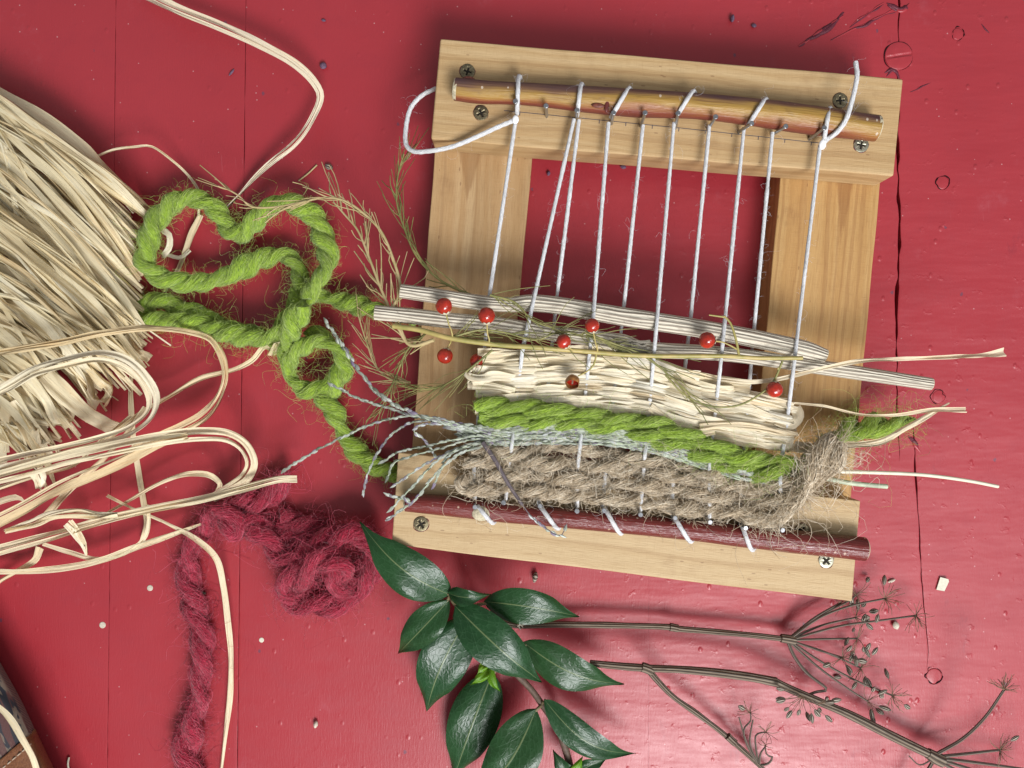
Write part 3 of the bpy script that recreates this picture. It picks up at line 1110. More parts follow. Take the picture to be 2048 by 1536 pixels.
def scar(parent, x, y, z, R, mat, name, sx=1.4, sy=.8, rot=0.1):
    """small knot on a stick: a squashed lobe"""
    g = Geo()
    a = np.linspace(0, np.pi, 7)
    c = P(x, y, z)
    n, m = 7, 12
    V = []
    for i in range(n):
        for j in range(m + 1):
            q = 2 * math.pi * j / m
            lx, ly, lz = math.sin(a[i]) * math.cos(q) * sx * R, math.sin(a[i]) * math.sin(q) * sy * R, math.cos(a[i]) * .45 * R
            V.append((c[0] + (lx * math.cos(rot) + ly * math.sin(rot)) * .001, c[1] + (-lx * math.sin(rot) + ly * math.cos(rot)) * .001, c[2] + lz * .001))
    g.add(V, grid_quads(n, m + 1))
    return link(name, g.mesh(name), mat, parent)


M['scar'] = mat_simple('knot_scar', (.20, .055, .035), .5, .4, var=.5, vs=1.0)
scar(willow, 937, 160, 43.6, 2.2, M['scar'], 'knot')
scar(willow, 1196, 211, 46.9, 1.5, M['scar'], 'knot', 2.0, .8)
scar(willow, 1214, 209, 46.7, 1.6, M['willow'], 'knot', .7, 2.4)
scar(willow, 1672, 232, 46.4, 2.0, M['scar'], 'knot', 2.0, .8)
sk = scar(dogw, 962, 1027, 45.1, 3.6, M['cutwood'], 'cut_knot', 1.2, .95)
sk['label'] = 'pale cut knot where a side shoot was removed'

# ------------------------------------------------------------------ warp thread
WARP = [[(1032, 236), (979, 590), (948, 930), (950, 1006)], [(1148, 238), (1045, 700), (1019, 930), (1011, 1000)],
        [(1158, 240), (1113, 600), (1081, 930), (1077, 1008)], [(1217, 245), (1186, 640), (1156, 930), (1154, 1014)],
        [(1286, 250), (1248, 610), (1212, 930), (1205, 1014)], [(1348, 245), (1307, 720), (1288, 930), (1281, 1022)],
        [(1419, 250), (1381, 640), (1346, 940), (1344, 1030)], [(1488, 255), (1440, 740), (1418, 935), (1419, 1036)],
        [(1545, 265), (1508, 660), (1483, 950), (1482, 1046)], [(1640, 290), (1577, 820), (1560, 945), (1562, 1052)]]
warp = thing('warp_thread', 'white cotton warp thread strung in lines between the nails', 'thread')


def warp_x(i, y):
    w = WARP[i]
    return np.interp(y, [p[1] for p in w], [p[0] for p in w])


def slope_shift(x):
    """how far down the photo the weave sits at column x relative to x=950"""
    return np.interp(x, [950, 1150, 1290, 1420, 1560, 1600], [8, 17, 32, 60, 86, 90])


def warp_z(i, y):
    e = i % 2 == 1
    y = y - slope_shift(warp_x(i, y)) * (1 if y > 560 else 0)
    ks = [230, 400, 555, 605, 670, 705, 745, 800, 835, 868, 890, 915, 990, 1010]
    ev = [40.5, 42, 45, 49, 49.3, 46.5, 44, 44, 44, 49.2, 47.2, 43.6, 42.5, 40.5]
    od = [40.5, 42, 41, 38.8, 38.6, 40.5, 43, 43, 42, 40.5, 41, 43, 42.5, 40.5]
    return np.interp(y, ks, ev if e else od)


fz = Geo()
for i, w in enumerate(WARP):
    y0, y1 = w[0][1], w[-1][1]
    ys = np.linspace(y0, y1, 34)
    C = smooth_path(np.array([P(warp_x(i, y), y, warp_z(i, y)) for y in ys]), .0012)
    g = Geo()
    n = len(C)
    tw = np.arange(n)[:, None] * 2.0
    tube(g, C, .00086 * (1 + noise1(n, 5, .06)), m=8, bump=lambda n, mm: .06 * np.sin(2 * (np.arange(mm)[None, :] * 2 * np.pi / mm) - tw))
    link('strand', g.mesh('strand'), M['cotton'], warp)
    flyaways(fz, C[: int(n * .7)], .0008, 90, .0020, .00004)
LOOPS = [((1034, 228), (1037, 152)), ((1154, 232), (1162, 168)), ((1222, 234), (1258, 176)), ((1352, 234), (1386, 182)), ((1495, 252), (1531, 198)), ((1648, 280), (1659, 216))]


def cord_loop(a, b, zs, stickz, hook=4):
    (x0, y0), (x1, y1) = a, b
    pts = [(x0, y0, 40.5), (x0 + (x1 - x0) * .25, y0 + (y1 - y0) * .25, stickz - 1.6), (x0 + (x1 - x0) * .6, y0 + (y1 - y0) * .62, stickz + .2), (x0 + (x1 - x0) * .9, y0 + (y1 - y0) * .92, stickz - 3), (x1 + hook * .3, y1, stickz - 5.5), (x1 + hook, y1 + (4 if y1 < y0 else -4), stickz - 9)]
    C = smooth_path(PP(pts), .001)
    g = Geo()
    n = len(C)
    tw = np.arange(n)[:, None] * 1.7
    tube(g, C, .00098, m=8, bump=lambda n, mm: .06 * np.sin(2 * (np.arange(mm)[None, :] * 2 * np.pi / mm) - tw))
    link('loop', g.mesh('loop'), M['cotton'], warp)
    flyaways(fz, C, .0009, 18, .0025, .00004)


for a, b in LOOPS:
    cord_loop(a, b, 0, 48.9)
for a, b in (((950, 1006), (984, 1046)), ((1077, 1008), (1114, 1057)), ((1206, 1012), (1240, 1067)), ((1344, 1028), (1380, 1083)), ((1480, 1042), (1503, 1100))):
    cord_loop(a, b, 0, 47.4, 6)
for nm, pts in (('tail', [(1645, 288, 40.5), (1655, 278, 43), (1672, 266, 47), (1690, 243, 49.3), (1703, 205, 50), (1714, 150, 50), (1711, 124, 49)]),
                ('side_loop', [(1030, 240, 41), (1000, 252, 41.5), (950, 275, 40), (905, 293, 38.5), (860, 302, 36.5), (825, 302, 33), (812, 288, 31), (812, 255, 29), (822, 215, 28), (845, 190, 27), (872, 177, 25)])):
    C = smooth_path(PP(pts), .001)
    g = Geo()
    n = len(C)
    tw = np.arange(n)[:, None] * 1.7
    tube(g, C, .00105, m=8, bump=lambda n, mm: .06 * np.sin(2 * (np.arange(mm)[None, :] * 2 * np.pi / mm) - tw))
    link(nm, g.mesh(nm), M['cotton'], warp)
    flyaways(fz, C, .0009, 50, .0025, .00004)
scar(warp, 1031, 239, 42.5, 1.7, M['cotton'], 'knot', .9, 1.2)
scar(warp, 1645, 289, 42.0, 1.8, M['cotton'], 'knot', .9, 1.3)
link('fibres', fz.mesh('fibres'), M['cotton_fuzz'], warp, 'stuff')

# ------------------------------------------------------------------ wefts woven through the warp
def weft(pts, zc, amp, row, dense=26):
    """pts px polyline -> rows (px,py,z) bending over and under the warp strands"""
    xs = np.array([p[0] for p in pts], float)
    ys = np.array([p[1] for p in pts], float)
    X = np.linspace(xs[0], xs[-1], max(12, int(abs(xs[-1] - xs[0]) / dense)))
    order = np.argsort(xs)
    # smooth y
    tmp = smooth_path(np.stack([xs, ys, 0 * xs], 1), 6.0)
    Y = np.interp(X, tmp[np.argsort(tmp[:, 0]), 0], tmp[np.argsort(tmp[:, 0]), 1])
    ymid = float(np.mean(Y))
    kx = [warp_x(i, np.interp(warp_x(i, ymid), X if X[0] < X[-1] else X[::-1], Y if X[0] < X[-1] else Y[::-1])) for i in range(10)]
    kz = [((-1) ** (i + row)) for i in range(10)]
    kx = [kx[0] - 70] + kx + [kx[-1] + 70]
    kz = [-kz[0]] + kz + [-kz[-1]]
    Z = np.interp(X, kx, kz)
    Z = zc + amp * np.sin(Z * np.pi / 2)
    return [(x, y, z) for x, y, z in zip(X, Y, Z)]


# jute: four rows of thick cord and a frayed tail
jute = thing('jute_cord', 'frizzy brown jute cord woven in rows above the red stick', 'cord')
JR = [[(945, 902), (1000, 906), (1060, 904), (1100, 892), (1160, 897), (1240, 913), (1300, 920), (1400, 944), (1480, 962), (1572, 966)],
      [(928, 925), (1000, 926), (1080, 927), (1160, 932), (1260, 938), (1340, 953), (1440, 968), (1574, 986)],
      [(938, 957), (1000, 951), (1100, 956), (1200, 966), (1300, 973), (1400, 990), (1500, 1000), (1572, 1003)],
      [(936, 982), (1000, 979), (1080, 985), (1160, 992), (1260, 1002), (1360, 1016), (1450, 1024), (1535, 1036)]]
for r_, row in enumerate(JR):
    w = weft(row, 43.6, 2.2, r_ + 1)
    if r_ == 2:
        w = [(950, 975, 43), (928, 972, 44), (924, 964, 44.5)] + w
    rr = PX(13.6, 43)
    part = link('cord_row', None, None, jute)
    yarn(part, [[*P(*p), rr * random.uniform(.93, 1.07)] for p in w], M['jute_ply'], M['jute_fuzz'], plies=2, pitch=.024,
         dens=17, fly=5, flylen=.0060, fr=.00013, step=.0014, spread=.44, plyr=.60, lump=.12, zmin=.0365, phase=r_ * 1.3)
part = link('frayed_tail', None, None, jute)
yarn(part, [[*P(x, y, z), PX(r, z)] for x, y, z, r in [(1505, 1034, 43, 13), (1535, 1040, 45, 16), (1560, 1032, 47, 19), (1595, 992, 49, 21), (1625, 950, 51, 24), (1652, 912, 53, 29), (1672, 884, 52, 26)]],
     M['jute_ply'], M['jute_fuzz'], plies=3, pitch=.10, dens=40, fly=10, flylen=.009, fr=.00014, step=.0014, spread=.5, plyr=.5, lump=.12)
g = Geo()
for q in range(420):      # split ends of the tail
    a = random.random()
    bx, by = 1575 + 95 * a + random.uniform(-22, 22), 1020 - 135 * a + random.uniform(-16, 16)
    an = random.choice([random.gauss(-.9, .5), random.gauss(.2, .6), random.gauss(-.2, .5)])
    ln = random.uniform(15, 60) * (1.2 if a > .8 else .8)
    pts = [(bx, by, 50 + random.uniform(-4, 3)), (bx + ln * .5 * math.cos(an) + random.uniform(-4, 4), by + ln * .5 * math.sin(an) + random.uniform(-4, 4), 50 + random.uniform(-5, 3)),
           (bx + ln * math.cos(an + random.uniform(-.4, .4)), by + ln * math.sin(an + random.uniform(-.4, .4)), 48 + random.uniform(-7, 3))]
    C = smooth_path(PP(pts), .001)
    C = C[np.linspace(0, len(C) - 1, 8).astype(int)]
    fibers(g, C[None], np.array([.00010 * random.uniform(.6, 1.2)]), .5)
link('split_ends', g.mesh('split_ends'), M['jute_fuzz'], part, 'stuff')

# green wool woven band + its two loose tails, one long yarn
green = thing('green_wool_yarn', 'thick fuzzy green wool yarn tangled on table and woven into loom', 'yarn')
GW = [[(950, 812), (1010, 815), (1090, 820), (1180, 834), (1260, 840), (1300, 845), (1370, 870), (1420, 888), (1480, 915), (1560, 924), (1585, 935)],
      [(958, 838), (1010, 843), (1090, 848), (1180, 852), (1240, 858), (1300, 876), (1350, 890), (1400, 912), (1440, 928), (1490, 944), (1560, 946)]]
for r_, row in enumerate(GW):
    part = link('woven_row', None, None, green)
    yarn(part, [[*P(*p), PX(16.8, 46)] for p in weft(row, 46.0, .9, r_)], M['green_ply'], M['green_fuzz'], plies=2, pitch=.030,
         dens=22, fly=4, flylen=.0045, fr=.00008, spread=.45, plyr=.60, lump=.15, phase=r_ * 2.0 + .5, zmin=.037)


def px_yarn(parent, name, pts, mat, fuzz, **kw):
    part = link(name, None, None, parent)
    yarn(part, [[*P(x, y, z), PX(r, z)] for x, y, z, r in pts], mat, fuzz, **kw)
    return part


GK = dict(plies=2, pitch=.021, dens=19, fly=5.2, flylen=.0042, fr=.00008, spread=.44, plyr=.60, lump=.15)
px_yarn(green, 'loop', [(612, 600, 24, 19), (632, 565, 22, 17), (652, 538, 18, 16), (655, 505, 15, 20), (642, 465, 14, 22), (625, 430, 15, 21), (595, 410, 17, 19), (556, 408, 18, 19), (522, 430, 15, 20),
                        (494, 462, 11, 20), (466, 470, 9, 19), (450, 448, 9, 21), (430, 416, 11, 21), (392, 397, 14, 20), (350, 403, 17, 19), (316, 438, 20, 19), (296, 485, 22, 20),
                        (290, 525, 22, 20), (318, 553, 20, 19), (368, 566, 17, 18), (430, 560, 13, 18), (488, 535, 10, 18), (540, 513, 9, 18), (578, 514, 10, 19), (598, 545, 12, 20), (600, 590, 13, 21),
                        (592, 625, 17, 22), (572, 655, 21, 20), (524, 676, 20, 18), (460, 668, 17, 19), (400, 650, 15, 20), (340, 640, 14, 20), (296, 646, 14, 18)], M['green_ply'], M['green_fuzz'], **GK)
px_yarn(green, 'loop', [(294, 648, 11, 18), (286, 618, 8, 19), (306, 604, 8, 19), (345, 612, 9, 20), (400, 630, 9, 19), (455, 655, 9, 18), (510, 672, 8, 18), (548, 676, 9, 18), (575, 640, 9, 18), (590, 600, 10, 20), (612, 578, 12, 20)], M['green_ply'], M['green_fuzz'], **GK)
px_yarn(green, 'loop', [(606, 610, 28, 20), (590, 640, 27, 21), (580, 672, 23, 17), (574, 706, 16, 17), (580, 750, 13, 17), (606, 778, 12, 20), (645, 786, 13, 22), (672, 830, 12, 20), (688, 868, 10, 20), (712, 902, 9, 21), (750, 932, 8, 21), (800, 948, 6, 18), (850, 955, 5, 14)], M['green_ply'], M['green_fuzz'], **GK)
px_yarn(green, 'loop', [(576, 745, 17, 14), (586, 712, 20, 16), (616, 690, 22, 17), (655, 683, 22, 16), (680, 702, 20, 18), (685, 740, 17, 19), (664, 776, 14, 22), (640, 772, 13, 17)], M['green_ply'], M['green_fuzz'], **GK)
px_yarn(green, 'tail', [(618, 588, 10, 15), (650, 592, 9, 16), (690, 604, 9, 19), (730, 616, 12, 17), (775, 625, 18, 14), (830, 640, 22, 10)], M['green_ply'], M['green_fuzz'], **GK)
px_yarn(green, 'loop', [(612, 672, 12, 15), (640, 668, 11, 14), (662, 690, 10, 16)], M['green_ply'], M['green_fuzz'], **GK)
px_yarn(green, 'tail', [(1588, 940, 44, 16), (1615, 925, 40, 17), (1645, 895, 36, 18), (1690, 862, 31, 20), (1735, 852, 27, 21), (1790, 846, 22, 18), (1825, 838, 19, 8)], M['green_ply'], M['green_fuzz'], plies=2, pitch=.03, dens=22, fly=8, flylen=.007, fr=.00008, spread=.6, plyr=.55)

# crimson wool
crim = thing('crimson_wool_yarn', 'loose hairy crimson wool yarn heaped beside the green leaves', 'yarn')
CK = dict(plies=2, pitch=.034, dens=24, fly=8.5, flylen=.0055, fr=.00010, spread=.46, plyr=.58, lump=.14)
px_yarn(crim, 'strand', [(388, 1580, 6, 24), (374, 1500, 6, 25), (384, 1450, 6, 25), (400, 1400, 7, 23), (402, 1330, 7, 23), (404, 1275, 6, 24), (390, 1220, 6, 20), (376, 1160, 6, 22), (376, 1120, 6, 20), (396, 1075, 7, 22), (420, 1035, 8, 22), (450, 1015, 8, 22), (495, 1008, 8, 24), (540, 995, 8, 24), (560, 965, 8, 22), (568, 942, 7, 14)], M['red_ply'], M['red_fuzz'], **CK)
px_yarn(crim, 'heap', [(440, 1012, 12, 20), (464, 1040, 13, 25), (472, 1070, 12, 22), (500, 1050, 11, 23), (536, 1072, 10, 23), (556, 1108, 10, 24), (592, 1122, 12, 26), (640, 1096, 14, 26), (690, 1068, 15, 27), (735, 1080, 14, 24), (752, 1118, 11, 24), (730, 1165, 11, 25), (692, 1186, 13, 24), (672, 1160, 18, 24), (690, 1128, 22, 23), (650, 1118, 22, 24), (606, 1148, 18, 26), (576, 1176, 12, 24), (588, 1206, 9, 23), (630, 1208, 10, 24), (680, 1205, 10, 22), (715, 1180, 8, 20)], M['red_ply'], M['red_fuzz'], **CK)
px_yarn(crim, 'heap', [(540, 1082, 5, 24), (590, 1080, 5, 26), (640, 1062, 5, 25), (600, 1045, 5, 20), (560, 1040, 5, 20)], M['red_ply'], M['red_fuzz'], **CK)

# raffia band
rband = thing('raffia_weaving', 'cream raffia strands woven flat across the white threads', 'raffia')
NB = 21
for i in range(NB):
    f = i / (NB - 1)
    j = lambda a: random.uniform(-a, a)
    xl = random.choice([935, 945, 958, 968]) if 3 < i < 11 else random.uniform(948, 972)
    row = [(xl, 706 + f * 122 + j(4)), (1060, 704 + f * 126 + j(4)), (1170, 703 + f * 128 + j(4)), (1290, 718 + f * 122 + j(4)), (1400, 752 + f * 112 + j(4)), (1500, 768 + f * 118 + j(5)), (random.uniform(1568, 1594), 788 + f * 112 + j(5))]
    if i < 4:
        row = row[:-1]
    w = weft(row, 43.9, 1.15, i // 3, 22)
    wd = random.uniform(13, 23)
    pts = [[*P(*p), PX(wd * random.uniform(.75, 1.2), 44), 0] for p in w]
    g = Geo()
    ribbon(g, pts, curl=.05, rollamp=.22, roll0=j(.2), step=.0016, m=9, wr=.0004, pleat=.06)
    link('strand', g.mesh('strand'), M['raffia_weave'], rband)
for pts, wd in (([(1590, 815, 43), (1596, 828, 44), (1594, 842, 45), (1580, 850, 45), (1545, 838, 44.5), (1500, 818, 44), (1470, 806, 43)], 20),
                ([(1430, 870, 42), (1490, 880, 42.5), (1545, 893, 43), (1572, 894, 44), (1578, 880, 44.5), (1574, 866, 44)], 17),
                ([(1400, 855, 46), (1450, 850, 46.5), (1520, 856, 46.5), (1560, 864, 46), (1594, 870, 45.5)], 13),
                ([(940, 738, 45), (934, 748, 46), (955, 757, 46.5), (990, 752, 46), (1030, 756, 45)], 17),
                ([(945, 770, 46), (975, 772, 46.6), (1030, 782, 46)], 15),
                ([(1300, 815, 45.5), (1350, 848, 46), (1395, 866, 46), (1430, 862, 45.5)], 17),
                ([(1255, 720, 45.8), (1300, 728, 46), (1345, 742, 45.6), (1400, 752, 45)], 22)):
    g = Geo()
    ribbon(g, [[*P(*p), PX(wd * random.uniform(.85, 1.1), 44), random.uniform(-.3, .3)] for p in pts], curl=.12, rollamp=.4, step=.0014, wr=.0005)
    link('strand', g.mesh('strand'), M['raffia_weave'], rband)
for lab, pts, wd in (('tail', [(1440, 758, 44), (1505, 764, 46), (1560, 757, 47.5), (1640, 738, 50), (1720, 722, 49), (1800, 718, 47), (1900, 714, 45), (1965, 712, 44), (2010, 704, 43)], [10, 9, 9, 9, 9, 8, 8, 10, 18]),
                     ('tail', [(1540, 800, 44), (1590, 806, 45), (1650, 812, 44), (1720, 829, 41), (1790, 830, 38), (1860, 821, 36), (1932, 820, 35)], [6, 5, 5, 5, 6, 9, 12]),
                     ('tail', [(1590, 893, 44), (1640, 897, 44), (1700, 890, 44), (1760, 884, 42), (1810, 858, 39), (1855, 832, 36), (1898, 806, 34)], [20, 20, 14, 13, 11, 10, 3])):
    g = Geo()
    ribbon(g, [[*P(*p), PX(w_, 44), 0] for p, w_ in zip(pts, wd)], curl=.16, rollamp=.25, step=.0014, wr=.0004)
    link(lab, g.mesh(lab), M['raffia_weave'], rband)

# ------------------------------------------------------------------ dry hollow stems across the threads
def hollow(pts, z, label):
    t = thing('hollow_reed', label, 'stem', 'hollow stems woven under the threads')
    C = smooth_path(np.array([[*P(x, y, z + dz), PX(r, z)] for x, y, r, dz in pts]), .0022)
    g = Geo()
    n = len(C)
    tube(g, C[:, :3], C[:, 3], m=26, caps=False, bump=lambda n, mm: .0 * np.arange(n)[:, None] + rng.normal(0, .004, (n, mm)))
    link('outer_skin', g.mesh('outer_skin'), M['drystem'], t)
    T, S, N = frames_up(C[:, :3])
    for k, sg in ((0, -1), (n - 1, 1)):
        g = Geo()
        d = T[k] * sg
        CC = np.stack([C[k, :3], C[k, :3] + d * .0002, C[k, :3] + d * .0001, C[k, :3] - d * .004])
        tube(g, CC, C[k, 3] * np.array([.99, .97, .74, .70]), m=26, frames=tuple(np.repeat(f[k:k + 1], 4, 0) for f in (T, S, N)), caps=True)
        link('hollow_end', g.mesh('hollow_end'), M['cutwood'], t)
    return t


hollow([(801, 582, 14, 2), (860, 590, 15, 1), (950, 604, 15.5, 0), (1020, 609, 15, 0), (1058, 606, 17, 0), (1100, 609, 17.5, 0), (1240, 632, 18.5, 0), (1440, 664, 18, 0), (1560, 688, 18, 0), (1612, 700, 18, 0), (1650, 712, 14, 0)], 44.2,
       'bent pale ribbed hollow stem crossing the threads nearest the upper bar')
hs = hollow([(750, 625, 15, 1), (820, 632, 16, 0), (900, 641, 16, 0), (1010, 652, 16, 0), (1110, 667, 15.5, 0), (1210, 680, 16.5, 0), (1245, 688, 20, 0), (1275, 698, 18, 0), (1300, 700, 16.5, 0), (1450, 708, 14.5, 0), (1650, 736, 14.5, 0), (1862, 768, 12.5, 1)], 43.6,
            'longer pale ribbed hollow stem with cracked middle, sticking out past both posts')
g = Geo()
for q in range(26):
    x = random.uniform(1235, 1285)
    y = 690 + (x - 1235) * .16 + random.uniform(-16, 16)
    C = smooth_path(PP([(x - 14, y - 1, 47.0), (x, y + 1, 48.2), (x + random.uniform(8, 26), y + random.uniform(-3, 7), 47.2 + random.uniform(0, 1.6))]), .001)
    ribbon(g, np.concatenate([C[::2], np.full((len(C[::2]), 1), PX(random.uniform(2, 6)))], 1), curl=.1, rollamp=.5, step=.001, m=3)
link('splinters', g.mesh('splinters'), M['drystem'], hs, 'stuff')

# ------------------------------------------------------------------ asparagus sprig with berries
asp = thing('asparagus_sprig', 'straw-coloured asparagus sprig with red berries laid over the weaving', 'sprig')


def twig(parent, pts, r0, r1, mat, name, step=.002, m=7):
    C = smooth_path(PP(pts), step)
    g = Geo()
    tube(g, C, np.linspace(r0, r1, len(C)), m=m)
    link(name, g.mesh(name), mat, parent)
    return C


stalk = [(786, 652, 46), (840, 660, 48), (900, 676, 51), (1000, 690, 51), (1060, 694, 51.5), (1150, 701, 51), (1260, 710, 51), (1320, 712, 51), (1450, 712, 51.5), (1520, 716, 52), (1605, 716, 52)]
twig(asp, stalk, .0012, .0009, M['asparagus_stalk'], 'stalk')


def needles(parent, pts, n, ln, mat, name, r=.00022, spread=.55, side=0, z_j=2.5):
    """feathery cladodes along a branchlet"""
    C = smooth_path(PP(pts), .0015)
    g = Geo()
    tube(g, C, np.linspace(r * 2.2, r * 1.1, len(C)), m=5)
    T = norm(np.gradient(C, axis=0))
    N_ = n
    k = rng.integers(0, len(C), N_)
    base = C[k]
    tt = T[k]
    sd = np.stack([-tt[:, 1], tt[:, 0], 0 * tt[:, 0]], 1)
    sg = np.where(rng.random(N_) < .5 + side * .4, 1, -1)[:, None]
    L = (ln * rng.uniform(.35, 1.5, N_))[:, None, None]
    d = norm(tt + sd * sg * rng.uniform(.15, spread, (N_, 1)) * 1.3 + np.array([0, 0, 1]) * rng.normal(0, .12, (N_, 1)))
    d2 = norm(tt * 1.2 + sd * sg * rng.uniform(-.2, .3, (N_, 1)) + np.array([0, 0, 1]) * rng.normal(0, .12, (N_, 1)))
    t = np.linspace(0, 1, 6)[None, :, None]
    p = base[:, None] + L * (d[:, None] * t + .45 * d2[:, None] * t * t)
    p = p + L * .10 * np.sin(t * rng.uniform(2, 6, (N_, 1, 1)) + rng.random((N_, 1, 1)) * 6) * t * rng.normal(0, 1, (N_, 1, 3))
    p[..., 2] = np.maximum(p[..., 2], .0005)
    fibers(g, p, r * rng.uniform(.8, 1.2, N_), .35)
    return link(name, g.mesh(name), mat, parent, None)


needles(asp, [(868, 680, 50), (820, 690, 46), (790, 640, 44), (765, 585, 40), (740, 520, 36), (715, 460, 32), (690, 430, 29), (668, 405, 27)], 46, .0125, M['asparagus'], 'feathery_branch', .00042, .6)
needles(asp, [(780, 625, 44), (800, 580, 42), (785, 515, 40), (760, 460, 38), (725, 425, 37), (690, 402, 36), (650, 395, 34), (600, 405, 32), (540, 415, 30), (500, 412, 29), (478, 392, 29), (448, 374, 28)], 46, .0105, M['asparagus'], 'feathery_branch', .00036, .35)
needles(asp, [(975, 600, 42), (930, 585, 42), (880, 560, 40), (835, 515, 36), (808, 455, 32), (793, 400, 28), (797, 345, 26), (808, 308, 25)], 50, .011, M['asparagus_green'], 'feathery_branch', .00030, .5)
needles(asp, [(820, 765, 30), (780, 758, 26), (750, 730, 22), (735, 690, 20), (722, 650, 18), (716, 628, 17)], 26, .010, M['asparagus'], 'feathery_branch', .00030, .4)
needles(asp, [(850, 668, 44), (815, 700, 38), (795, 745, 30), (775, 790, 24), (760, 822, 20)], 34, .011, M['asparagus_green'], 'feathery_branch', .00026, .6)
needles(asp, [(985, 700, 49), (955, 725, 47), (915, 755, 44), (875, 775, 40), (830, 778, 36), (790, 768, 32)], 30, .012, M['asparagus_green'], 'feathery_branch', .00024, .4)
needles(asp, [(900, 676, 51), (960, 660, 50.5), (1010, 665, 51), (1070, 680, 51.5), (1120, 664, 51.5), (1170, 672, 51), (1230, 690, 50.5)], 52, .012, M['asparagus_green'], 'feathery_branch', .00024, .8)
needles(asp, [(980, 590, 52), (1030, 605, 52.5), (1065, 640, 52), (1110, 658, 51.5)], 16, .012, M['asparagus_green'], 'feathery_branch', .00026, .5)
needles(asp, [(1170, 665, 51), (1230, 688, 51), (1290, 712, 50), (1340, 752, 49), (1380, 790, 48.5)], 16, .012, M['asparagus_green'], 'feathery_branch', .00026, .35)
twig(asp, [(1565, 722, 51), (1545, 765, 50), (1510, 795, 49), (1470, 812, 49), (1420, 812, 49), (1370, 790, 49), (1330, 750, 49)], .0005, .00035, M['asparagus_green'], 'side_shoot')
twig(asp, [(1478, 712, 51.5), (1472, 680, 52), (1460, 645, 52), (1448, 632, 52)], .0006, .00045, M['asparagus_stalk'], 'side_shoot')
twig(asp, [(1448, 634, 52), (1418, 630, 52)], .00045, .0003, M['asparagus_stalk'], 'side_shoot')

BERRY = [(888, 612, 17, 54, (898, 650), (905, 676)), (973, 631, 17.5, 54, (975, 668), (978, 688)), (1184, 651, 15, 55, (1192, 690), (1194, 704)), (1127, 683, 15, 55, (1134, 694), (1146, 701)),
         (1414, 680, 17, 55, (1445, 684), (1476, 700)), (1549, 779, 16.5, 51, (1552, 755), (1556, 735)), (890, 712, 16, 47, (896, 694), (902, 678)), (954, 722, 15, 43, (966, 712), (984, 690))]
for (x, y, r, z, mid_, end) in BERRY:
    R = PX(r, z)
    c = P(x, y, z)
    V = []
    n, m = 14, 20
    tow = norm(P(mid_[0], mid_[1], z) - c)
    q1 = norm(np.cross(tow, [0.1, 0.2, 1.0]))
    q2 = np.cross(tow, q1)
    for i in range(n):
        a = math.pi * i / (n - 1)
        rad = R * math.sin(a) * (1 + .02 * math.cos(2 * a))
        h = R * .97 * math.cos(a)
        if i == 0:
            h -= R * .10
        for j in range(m + 1):
            t_ = 2 * math.pi * j / m
            V.append(c + tow * h + (q1 * math.cos(t_) + q2 * math.sin(t_)) * rad * (1 + .028 * math.sin(3 * t_ + x) * math.sin(a) + .015 * math.sin(5 * t_ + y)))
    me = new_mesh('berry', V, grid_quads(n, m + 1))
    bo = link('berry', me, M['berry'], asp)
    twig(bo, [(*mid_, z - 1), ((mid_[0] + end[0]) / 2 + 2, (mid_[1] + end[1]) / 2, z - 1), (*end, 51)], .00032, .00036, M['asparagus_stalk'], 'stalk')
    g = Geo()
    for k in range(6):
        an = 2 * math.pi * k / 6 + x
        rd = q1 * math.cos(an) + q2 * math.sin(an)
        pp = []
        for f in (0.05, .28, .5, .66):
            pp.append(c + (tow * math.cos(f) + rd * math.sin(f)) * R * 1.04)
        sdv = np.cross(tow, rd)
        ww = [R * .10, R * .17, R * .15, R * .02]
        W = []
        for p_, w_ in zip(pp, ww):
            W += [p_ - sdv * w_, p_ + norm(p_ - c) * R * .03, p_ + sdv * w_]
        g.add(W, grid_quads(4, 3))
    link('calyx', g.mesh('calyx'), M['calyx'], bo)
    C = np.stack([P(*mid_, z - 1), c + tow * R * .95])
    g = Geo()
    tube(g, np.linspace(C[0], C[1], 4), .00032, m=6, frames=frames_pt(np.linspace(C[0], C[1], 4)))
    link('pedicel', g.mesh('pedicel'), M['asparagus_stalk'], bo)
# the burst berry: an open cup
c = P(1145, 764, 52)
R = PX(14.5, 52)
V = []
n, m = 9, 22
ax = norm(np.array([-.15, -.75, .65]))
q1 = norm(np.cross(ax, [1.0, 0, 0]))
q2 = np.cross(ax, q1)
for i in range(n):
    a = math.pi * (1 - .64 * i / (n - 1))
    for j in range(m + 1):
        t_ = 2 * math.pi * j / m
        k_ = 1 + .07 * math.sin(3 * t_) * i / n
        V.append(c + ax * math.cos(a) * R * 1.1 * k_ + (q1 * math.cos(t_) + q2 * math.sin(t_)) * math.sin(a) * R * (1 + .04 * math.sin(5 * t_)))
bb = link('burst_berry', new_mesh('burst_berry', V, grid_quads(n, m + 1)), M['berry_in'], asp)
bb['label'] = 'burst hollow berry, orange brown inside'
V2 = [c + (v - c) * .86 - ax * R * .05 for v in V[: (n - 2) * (m + 1)]]
link('flesh', new_mesh('flesh', V2, grid_quads(n - 2, m + 1)), M['berry'], bb)
g = Geo()
g.add([c - ax * R * .8 - q2 * R * .1, c + ax * R * .35 - q2 * R * .12, c + ax * R * .42 + q2 * R * .1, c - ax * R * .8 + q2 * R * .1, ], [[0, 1, 2, 3]])
link('septum', g.mesh('septum'), M['calyx'], bb)
twig(bb, [(1156, 752, 51.5), (1172, 744, 51), (1186, 732, 51), (1192, 712, 51), (1194, 690, 52)], .0003, .00045, M['asparagus_stalk'], 'stalk')

# ------------------------------------------------------------------ grass flower spikes
el_n, el_m = 5, 5


